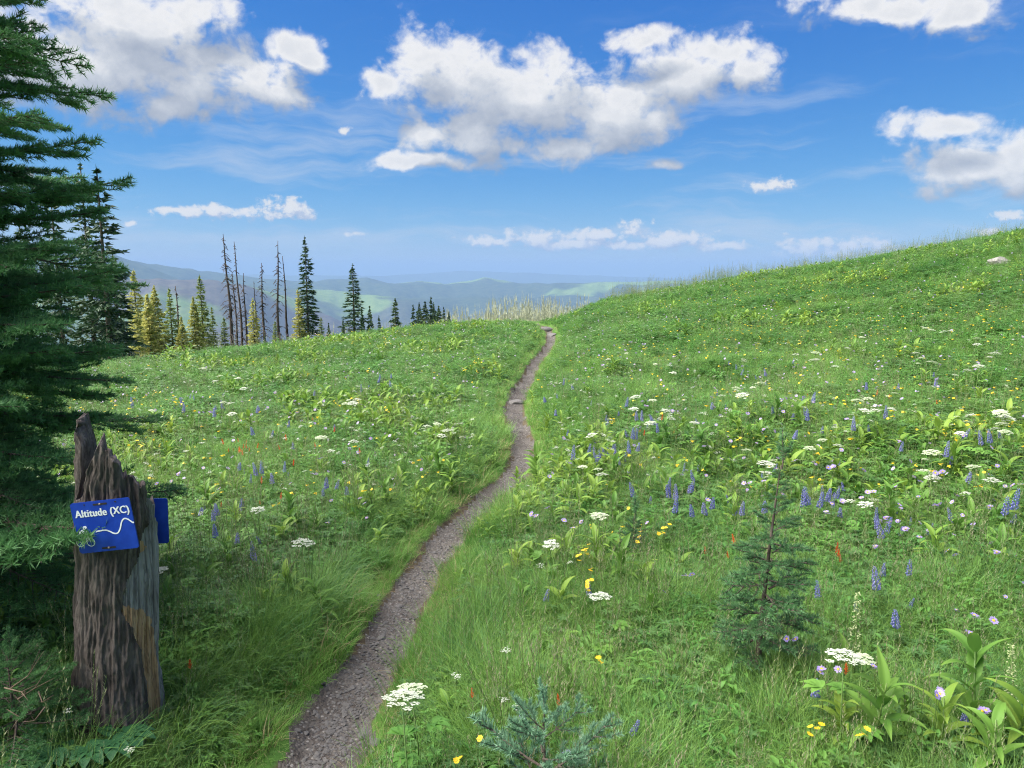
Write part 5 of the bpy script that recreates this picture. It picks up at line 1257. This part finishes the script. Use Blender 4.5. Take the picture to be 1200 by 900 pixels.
def meadow():
    mats_g = [M['blade'], M['stem'], M['seed']]; mats_b = [M['blade2'], M['stem'], M['seed']]; mats_d = [M['dry'], M['dry'], M['seed']]
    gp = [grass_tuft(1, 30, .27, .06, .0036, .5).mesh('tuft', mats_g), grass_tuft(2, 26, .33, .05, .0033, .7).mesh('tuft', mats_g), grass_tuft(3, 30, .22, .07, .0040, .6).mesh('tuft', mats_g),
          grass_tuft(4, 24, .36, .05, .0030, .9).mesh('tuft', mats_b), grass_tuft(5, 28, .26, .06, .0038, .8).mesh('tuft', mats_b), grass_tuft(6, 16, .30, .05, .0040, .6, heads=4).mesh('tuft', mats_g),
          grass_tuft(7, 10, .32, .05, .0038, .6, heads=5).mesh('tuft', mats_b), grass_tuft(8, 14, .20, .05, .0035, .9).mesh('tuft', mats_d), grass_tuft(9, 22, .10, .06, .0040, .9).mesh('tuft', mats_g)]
    x, y, d, rs = sample(340000, 5.0, 2.0, seed=1)
    ps = fbm(x * .5 + 4, y * .5, 40, 3); k = (d > .105 + .05 * rs.random(len(x)) + .05 * np.clip((4.2 - y) / 1.8, 0, 1)) & (np.hypot(x - STUMP[0], y - STUMP[1]) > .17)
    near_edge = d < .30 + .12 * rs.random(len(x))
    k &= ~(near_edge & (rs.random(len(x)) < .25))
    x, y, d, ps, near_edge = x[k], y[k], d[k], ps[k], near_edge[k]; n = len(x); r = np.hypot(x, y)
    u = rs.random(n); idx = np.where(u < .30, 0, np.where(u < .50, 1, np.where(u < .66, 2, np.where(u < .78, 3, np.where(u < .90, 4, np.where(u < .915, 5, np.where(u < .93, 6, np.where(u < .945, 7, np.where(u < .97, 0, 1)))))))))
    idx = np.where(near_edge, np.where(rs.random(n) < .22, 7, np.where(rs.random(n) < .55, 8, 2)), idx)
    scl = (.40 + .44 * rs.random(n)) * np.clip(.30 + 1.35 * (.5 * fbm(x * .9, y * .9, 41, 3) + .5 * fbm(x * 3.1, y * 3.1, 48, 2)), .4, 1.6) * np.clip(.35 + (d - .15) * 1.5 + np.where(rs.random(n) < .3, .5, 0), .4, 1)
    sky = (r > np.interp(np.degrees(np.arctan2(x, y)), _ag, _Rg) - 3) & (x > 3.5) & (rs.random(n) < .13); idx = np.where(sky, 6, idx); scl = np.where(sky, scl * 1.5, scl)      # seed stems along the skyline
    rot = np.stack([rs.normal(size=n) * .10, rs.normal(size=n) * .10, rs.random(n) * 6.283], 1)
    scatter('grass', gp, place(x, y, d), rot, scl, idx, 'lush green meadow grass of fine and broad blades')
    fp = [forb(21, 16, .085, .030, .17, 0).mesh('leafy', [M['forb'], M['stem']]), forb(22, 20, .060, .024, .20, 0, 'oval').mesh('leafy', [M['forb'], M['stem']]), rosette(23, 10, .15, .032).mesh('leafy', [M['forb2'], M['stem']]),
          rosette(24, 8, .20, .050).mesh('leafy', [M['hell2'], M['stem']]), rosette(25, 12, .11, .016, 0, 'lance', 3).mesh('leafy', [M['forb'], M['stem']])]
    for s in (26, 27):
        mb = MB(); q = rsd(s)
        for i in range(9): palmate(mb, (q.normal() * .03, q.normal() * .03, 0), i * .7 + q.random(), .055, .10 + .09 * q.random(), 0, q)
        fp.append(mb.mesh('leafy', [M['lupleaf'], M['stem']]))
    mb = MB(); q = rsd(28)
    for i in range(5):    # ferny leaf
        az = i * 1.26 + q.random() * .4; hd = np.array([math.cos(az), math.sin(az), 0])
        for j in range(7):
            t = .25 + .75 * j / 7; p = hd * .17 * t + [0, 0, .14 * t * (1.5 - t)]
            for sgn in (-1, 1): leaf(mb, p, az + sgn * 1.0, R(10), R(-15), .055 * (1.15 - t), .016, 2, 0, .1, 'lance', .3)
    fp.append(mb.mesh('leafy', [M['forb'], M['stem']]))
    fp.append(hellebore(29, .22, 9, .17, .055)); st, lv = fp.pop(); w = MB(); w.merge(st, None, [1])
    for l in lv: w.merge(l)
    fp.append(w.mesh('leafy', [M['hell2'], M['stem']])); st, lv = hellebore(30, .26, 10, .19, .06); w = MB(); w.merge(st, None, [1])
    for l in lv: w.merge(l)
    fp.append(w.mesh('leafy', [M['hell'], M['stem']]))
    x, y, d, rs = sample(210000, 6.0, 2.0, seed=2)
    ps = fbm(x * .45 + 14, y * .45 + 2, 43, 3); k = (d > .20 + .10 * rs.random(len(x))) & (np.hypot(x - STUMP[0], y - STUMP[1]) > .2) & (rs.random(len(x)) < np.clip((ps - .30) * 5, .22, 1))
    x, y, d, ps = x[k], y[k], d[k], ps[k]; n = len(x); u = rs.random(n) + (fbm(x * .8, y * .8, 44, 2) - .5) * .9
    idx = np.clip((u * 10).astype(int), 0, 9)
    tall = fbm(x * .6 + 30, y * .6, 45, 2)
    broad = (idx == 3) | (idx >= 8); few = (tall < .52) | (rs.random(n) < .62); idx = np.where(broad & few, np.array([0, 1, 4, 5, 6, 7, 0, 1])[rs.integers(0, 8, n)], idx)
    scl = (.42 + .46 * rs.random(n)) * np.clip(.3 + (d - .15) * 1.5, .4, 1) * np.interp(np.hypot(x, y), [3, 7, 15], [1, 1.12, 1.3])
    rot = np.stack([rs.normal(size=n) * .12, rs.normal(size=n) * .12, rs.random(n) * 6.283], 1)
    scatter('leafy_undergrowth', fp, place(x, y, d), rot, scl, idx, 'leafy green undergrowth of low broad and fern-like leaves')
    # far small flowers beyond counting
    dots = [KIND[kk][0][0] for kk in ('valerian', 'fleabane', 'arnica')]
    x, y, d, rs = sample(8500, 12, 2.0, rmin=5, seed=3)
    k = d > .3; x, y, d = x[k], y[k], d[k]; n = len(x); pt = fbm(x * .25, y * .25, 47, 2); idx = np.digitize(np.clip((pt - .5) * 2.2 + rs.random(n), 0, 1), [.48, .84])
    scatter('wildflower_carpet', dots, place(x, y, d), np.stack([rs.normal(size=n) * .1, rs.normal(size=n) * .1, rs.random(n) * 6.283], 1), .5 + .35 * rs.random(n), idx, 'countless small far wildflowers sprinkled over the slopes')
    # gravel
    pm = [stone_mesh('pebble', s, M['rock'], .5, 1) for s in (31, 32, 33, 34)]
    t = rng.random(7000); ip = np.interp(t ** 1.3 * .82 + .10, np.linspace(0, 1, len(PATH)), np.arange(len(PATH))); i0 = ip.astype(int).clip(0, len(PATH) - 2); f = ip - i0
    c = PATH[i0] * (1 - f)[:, None] + PATH[i0 + 1] * f[:, None]; off = rng.normal(size=(7000, 2)) * .055
    x, y = c[:, 0] + off[:, 0], c[:, 1] + off[:, 1]; k = (y > 1.6) & (y < 14) & (fbm(x * 1.7, y * 1.7, 51, 3) > .40); x, y = x[k], y[k]; d = dpath(x, y); n = len(x)
    s = .0032 + .0095 * rng.random(n) ** 4.0
    scatter('gravel', pm, place(x, y, d) + np.array([0, 0, .001]), np.stack([rng.normal(size=n) * .25, rng.normal(size=n) * .25, rng.random(n) * 6.283], 1), s, rng.integers(0, 4, n), 'grey gravel scattered over the trail dirt')
meadow()
build_haze()
